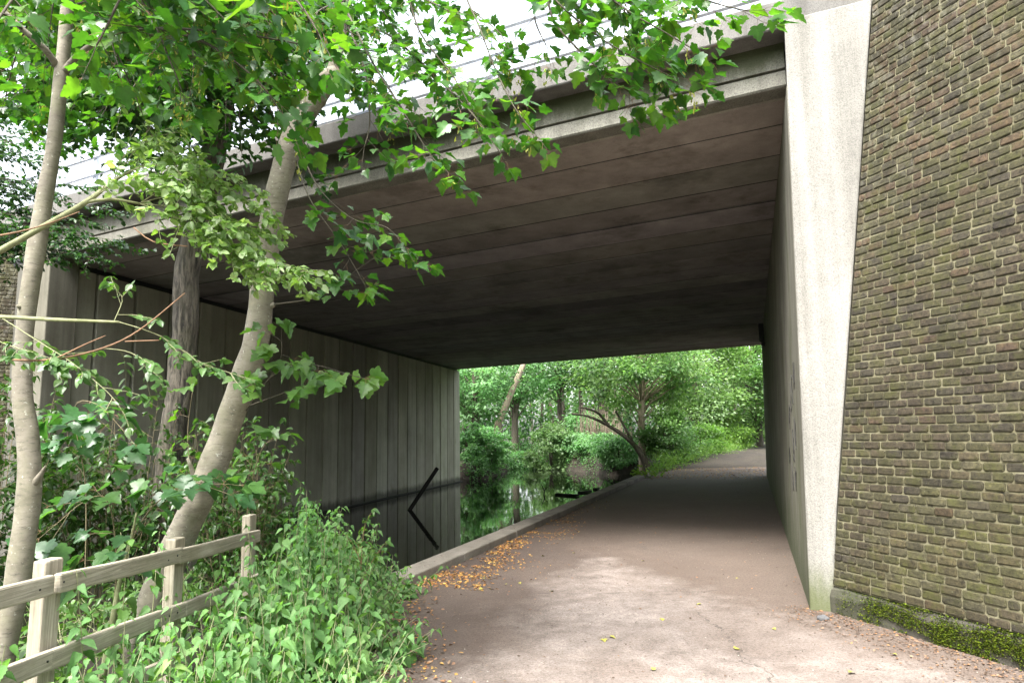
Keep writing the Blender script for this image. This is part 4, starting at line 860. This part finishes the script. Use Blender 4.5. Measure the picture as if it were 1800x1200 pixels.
fbush('bright shrub bordering the left of the far path', 1228, 43, 36, 1.9, 1.5, 40, 120, .10, [(.10, .2, .03), (.09, .18, .035)])
fbush('bushy shrub further along the left of the far path', 1275, 52, 37, 2.6, 2.0, 46, 120, .11, [(.11, .2, .03), (.10, .19, .04)])
fbush('shrub at the far bend of the path', 1306, 66, 38, 3.2, 2.6, 46, 120, .13, G_YEL)
fbush('shrub behind the brown hanging stems', 1035, 55, 39, 3.0, 2.2, 40, 110, .14, G_BLU)
fbush('dark shrub on the far bank between the pale shrub and the dead trunk', 915, 53, 40, 2.4, 1.9, 40, 110, .13, G_BLU)
fbush('low dark shrub on the bank below the hanging stems', 1050, 46.5, 41, 1.5, 1.3, 34, 100, .12, G_BLU)
fbush('low dark shrub on the bank right of the pale shrub', 1018, 49, 42, 1.6, 1.3, 34, 100, .12, G_BLU)
# leaning dead trunk
th = thing('dead_trunk', 'pale bare dead trunk leaning over the left bank', 'dead tree', (*gx(862, 46), 0))
trunk_build([(852, 800, 46, 13), (868, 762, 46, 12), (888, 715, 46, 11), (908, 668, 46, 10), (925, 628, 46, 9), (945, 570, 46, 7)], 'trunk', M_BKP, th, n=8)
# arching limb
th = thing('arching_limb', 'dark bare limb arching left from the foot of the twin-stemmed tree over the water', 'fallen branch', (*gx(1128, 37.5), 0))
trunk_build([(1140, 822, 37.5, 16), (1125, 795, 37.5, 11), (1105, 772, 37.5, 8), (1070, 748, 37.8, 6), (1035, 732, 38, 4), (1005, 727, 38, 4)], 'limb', M_BKD, th, n=8, sub=[[(1118, 788, 37.5, 6), (1098, 750, 37.4, 4), (1082, 722, 37.4, 4)], [(1070, 748, 37.8, 6), (1050, 725, 38, 4), (1020, 715, 38, 3)]])
# hanging stems curtain
th = thing('hanging_creeper', 'curtain of brown hanging creeper stems over the far water', 'creeper', (*gx(1065, 51), 0)); t = MB(); rr = random.Random(4)
for i in range(150):
    px = 1040+rr.choice((-14, 0, 18, 30, 48))+rr.gauss(0, 7); y0 = 735+rr.uniform(-25, 15); y1 = 808+rr.uniform(-38, 8); Y0 = 50+rr.uniform(-1, 1.5)
    a_ = at(px, y0, Y0); b_ = at(px+rr.uniform(-7, 7), y1, Y0+rr.uniform(-.3, .3)); md = (a_+b_)/2+np.array([rr.gauss(0, .12), rr.gauss(0, .1), 0])
    P_, R_ = smooth_pts([a_, md, b_], [.014, .022, .01], .8); t.tube(P_, R_, 4, cap=False)
t.build('stem', bark('creeper_bark', (.06, .048, .032), (.17, .135, .09), (8, 8, 2), .01), th)['kind'] = 'stuff'
# low greenery along far banks and the far path (mass)
L = Leaves(SML); rnd = np.random.default_rng(77)
def band(pts, n_, w_, hh, pal, ls):
    P_ = np.array(pts)
    for i in range(n_):
        k = rnd.integers(len(P_)-1); t_ = rnd.random(); c = P_[k]*(1-t_)+P_[k+1]*t_+np.append(rnd.normal(0, w_), rnd.normal(0, w_)) if False else P_[k]*(1-t_)+P_[k+1]*t_
        c = c+rnd.normal(0, w_, 2); z = float(ground_h(np.array(c[0]), np.array(c[1])))
        if z < WZ-.1: continue
        m_ = rnd.integers(8, 16); B_ = np.stack([c[0]+rnd.normal(0, .14, m_), c[1]+rnd.normal(0, .14, m_), z+rnd.random(m_)*hh*rnd.uniform(.5, 1.2)], 1)
        L.bulk(B_, nrm(rnd.normal(0, 1, (m_, 3))), nrm(np.array([0, 0, 1.])+rnd.normal(0, .4, (m_, 3))), rnd.uniform(.6, 1.2, m_)*ls, np.array(pal[rnd.integers(len(pal))])*rnd.uniform(.75, 1.25, (m_, 1)))
bandpts = [np.array(P2(863, 841)), np.array(P2(890, 832)), np.array(P2(913, 818)), np.array(P2(960, 820)), np.array(P2(1013, 827)), np.array(P2(1080, 836))]
band([q_+np.array([0, .9]) for q_ in bandpts], 1300, .7, .8, G_BLU+[(.035, .035, .02)], .15)
band([np.array([-2.6, 38.5]), np.array(P2(850, 842)), np.array(P2(880, 834)), np.array(P2(905, 818))], 700, .5, 1.0, G_BLU, .15)
band([np.array(f_) for f_ in [onz(1150, 826, 0)[:2]-np.array([.6, 0]), onz(1215, 820, 0)[:2]-np.array([.7, 0]), onz(1275, 811, 0)[:2]-np.array([.8, 0]), onz(1318, 801, 0)[:2]-np.array([.9, 0])]], 800, .45, .75, [(.10, .19, .03), (.12, .2, .035), (.08, .16, .035)], .09)
kind(L.build('bank_vegetation', M_LFB), 'stuff')
# distant wood, then unseen trees added round the camera
L = Leaves(SML); Wd = MB(); rnd = np.random.default_rng(5)
for i in range(420):
    Yc = rnd.uniform(72, 100); Xc = rnd.uniform(-16, 46); zc = rnd.uniform(.5, 12); m_ = 70
    B_ = np.array([Xc, Yc, zc])+rnd.normal(0, 1, (m_, 3))*np.array([1.1, 1.1, .8])
    L.bulk(B_, nrm(rnd.normal(0, 1, (m_, 3))), nrm(np.array([0, -.3, 1.])+rnd.normal(0, .5, (m_, 3))), rnd.uniform(.4, .7, m_), np.array(G_FAR[i % 5] if zc > 4.5 else G_DRK[i % 4])*rnd.uniform(.7, 1.3, (m_, 1)))  # low clusters in darker greens, forest-floor shade put into the colour
for i in range(60):
    Yc = rnd.uniform(68, 98); Xc = rnd.uniform(-16, 46); Wd.tube([(Xc, Yc, -.3), (Xc+rnd.normal(0, .4), Yc, 6), (Xc+rnd.normal(0, .8), Yc, 13)], [.22, .16, .05], 6)
for i in range(520):  # unseen trees behind the camera, added to block low sky light
    a = rnd.uniform(1.9, 5.6); d_ = rnd.uniform(16, 30); Xc = d_*math.sin(a)+2; Yc = d_*math.cos(a)-2; zc = rnd.uniform(.5, 11)
    if Xc < -6 and Yc > -6 or Xc > 6 and Yc > -4: continue
    m_ = 40; B_ = np.array([Xc, Yc, zc])+rnd.normal(0, 1, (m_, 3))*np.array([1.2, 1.2, .9])
    L.bulk(B_, nrm(rnd.normal(0, 1, (m_, 3))), nrm(np.array([0, 0, 1.])+rnd.normal(0, .6, (m_, 3))), rnd.uniform(.5, .9, m_), np.array(G_FAR[i % 5])*rnd.uniform(.7, 1.3, (m_, 1)))
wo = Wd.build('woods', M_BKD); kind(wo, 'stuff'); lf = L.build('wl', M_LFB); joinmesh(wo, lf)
# ------------------------------------------------------------------ things in the water
a_ = onz(720, 896, WZ); b_ = at(769, 822, a_[1]+.6); th = MB(); d_ = nrm(b_-a_)
th.bar(a_-d_*.8, b_, .10, .12); tag(th.build('timber_beam', M_DKW, bevel=.015, loc=tuple(a_)), 'black timber beam sticking up slanted out of the water', 'beam')
def plank(label, x0, y0, x1, y1, w_=.12, h_=.08, lift=.03, nm='floating_plank'):
    a_ = onz(x0, y0, WZ+lift); b_ = onz(x1, y1, WZ+lift); m = MB(); m.bar(a_, b_+UP*.02, w_, h_); tag(m.build(nm, M_DKW, bevel=.01, loc=tuple(a_)), label, 'plank', 'planks in the water by the kerb')
plank('dark plank floating in the water nearest the kerb', 978, 868, 1016, 871, .16)
plank('thin grey plank poking from the kerb above the longer plank', 1016, 865, 1040, 864, .1)
plank('short plank lying by the kerb further towards the far bank', 1042, 859, 1054, 859, .1)
th = thing('forked_twig', 'small forked twig standing in the water beyond the timber beam', 'twig', tuple(onz(955, 870, WZ))); m = MB(); bp = onz(955, 869, WZ)
m.tube([bp-UP*.2, at(957, 862, bp[1]), at(951, 850, bp[1])], [.03, .028, .015], 5); m.tube([at(957, 862, bp[1]), at(962, 855, bp[1])], [.018, .01], 5); m.build('stick', M_DKW, th)
# stone by the pylon
c0 = onz(1447, 1089, 0); m = MB(); import bmesh
bm = bmesh.new(); bmesh.ops.create_icosphere(bm, subdivisions=3, radius=1); 
for v in bm.verts: v.co = Vector((v.co.x*.055, v.co.y*.04, max(-.02, v.co.z*.032)))*(1+.16*math.sin(v.co.x*4+1)*math.cos(v.co.y*5))
me = bpy.data.meshes.new('stone'); bm.to_mesh(me); bm.free(); me.materials.append(M_STONE); o = bpy.data.objects.new('stone', me); COL.objects.link(o); o.location = (c0[0], c0[1], .015); tag(o, 'dark grey stone on the path at the foot of the white pylon', 'stone')
# ------------------------------------------------------------------ leaf litter
L = Leaves(SML); rnd = random.Random(12)
OR = [(.36, .17, .045), (.30, .13, .035), (.42, .24, .06), (.22, .11, .05), (.16, .085, .05), (.46, .29, .08)]
BR = [(.10, .06, .035), (.15, .085, .05), (.07, .045, .03), (.2, .13, .08), (.22, .11, .045)]
def litter(x, y, pal, s0=.02, s1=.05):
    L.add(np.array([x, y, .006+rnd.random()*.008]), np.array([rnd.gauss(0, 1), rnd.gauss(0, 1), rnd.gauss(0, .15)]), np.array([rnd.gauss(0, .35), rnd.gauss(0, .35), 1]), rnd.uniform(s0, s1), np.array(rnd.choice(pal))*rnd.uniform(.7, 1.3))
for _ in range(6500):     # drift along the kerb
    s = abs(rnd.gauss(0, 3.6))-.6; o = .40+abs(rnd.gauss(0, .42))*(1-.03*s); p_ = K0+kd*s+kn*o
    if hnoise(np.array(p_[0]*2), np.array(p_[1]*2)) < rnd.uniform(-.9, .35): litter(p_[0], p_[1], OR, .022, .052)
for _ in range(160):
    s = rnd.uniform(0, KL); p_ = K0+kd*s+kn*rnd.uniform(.02, .34); L.add(np.array([p_[0], p_[1], .118]), np.array([rnd.gauss(0, 1), rnd.gauss(0, 1), 0]), np.array([0, .2, 1]), rnd.uniform(.02, .04), np.array(rnd.choice(BR)))
for _ in range(1500):     # edge of the nettles
    y = rnd.uniform(3.4, 8.8); x = np.interp(y, [3, 5, 7, 9], [-.75, -.8, -1.15, -1.55])+abs(rnd.gauss(0, .25))-.15; litter(x, y, OR+BR)
for _ in range(1500):     # whole path
    y = rnd.uniform(3.2, 30); t_ = rnd.random(); p_ = np.array([np.interp(y, [3, 9, 30], [-.8, -1.1, 5.9]), np.interp(y, [3, 7.2, 28.2], [4.5, 3.0, 10.2])]); litter(p_[0]*(1-t_)+p_[1]*t_, y, BR, .012, .035)
GR = [(.05, .035, .025), (.07, .05, .035), (.30, .27, .23), (.04, .03, .025), (.2, .15, .1)]
for _ in range(5200):
    y = 3.2+22*rnd.random()**2; t_ = rnd.random(); p_ = np.array([np.interp(y, [3, 9, 30], [-.8, -1.1, 5.9]), np.interp(y, [3, 7.2, 28.2], [4.5, 3.0, 10.2])]); litter(p_[0]*(1-t_)+p_[1]*t_, y, GR, .006, .018)
for _ in range(1900):     # foot of the wing wall
    u = rnd.uniform(-.3, 3.4); o = abs(rnd.gauss(0, .28))+.02; p_ = plp(u, o, 0); litter(p_[0], p_[1], BR, .010, .034)
for _ in range(3200):
    s = rnd.uniform(19, 38); p_ = K0+kd*s+kn*rnd.uniform(.5, 5); litter(p_[0], p_[1], OR, .04, .08)
kind(L.build('leaf_litter', M_DRY), 'stuff')
# single fresh fallen leaves
fl_ = Leaves(SYC); fl_.add(np.zeros(3), np.array([0, 1., .1]), np.array([.1, 0, 1.]), .075, np.array((.27, .25, .05))); f0 = fl_.build('fallen_leaf', M_DRY)
spots = [(843, 1035), (850, 1015), (866, 988), (888, 1026), (913, 1023), (983, 1012), (956, 976), (990, 942), (968, 1038), (1061, 1122), (1072, 1117), (1163, 1086), (1150, 1176), (1128, 985), (1010, 971), (1232, 1060), (1292, 1139), (1567, 1148), (1359, 1103), (1297, 1015), (1500, 1180)]
for i, (x, y) in enumerate(spots):
    o = f0 if i == 0 else f0.copy()
    if i: COL.objects.link(o)
    q_ = onz(x, y, .012); o.location = tuple(q_); o.rotation_euler = (random.uniform(-.3, .3), random.uniform(-.3, .3), random.random()*6); s_ = random.uniform(.42, .8); o.scale = (s_,)*3
    tag(o, 'single fresh yellow leaf lying on the brown path', 'leaf', 'yellow leaves fallen on the path')
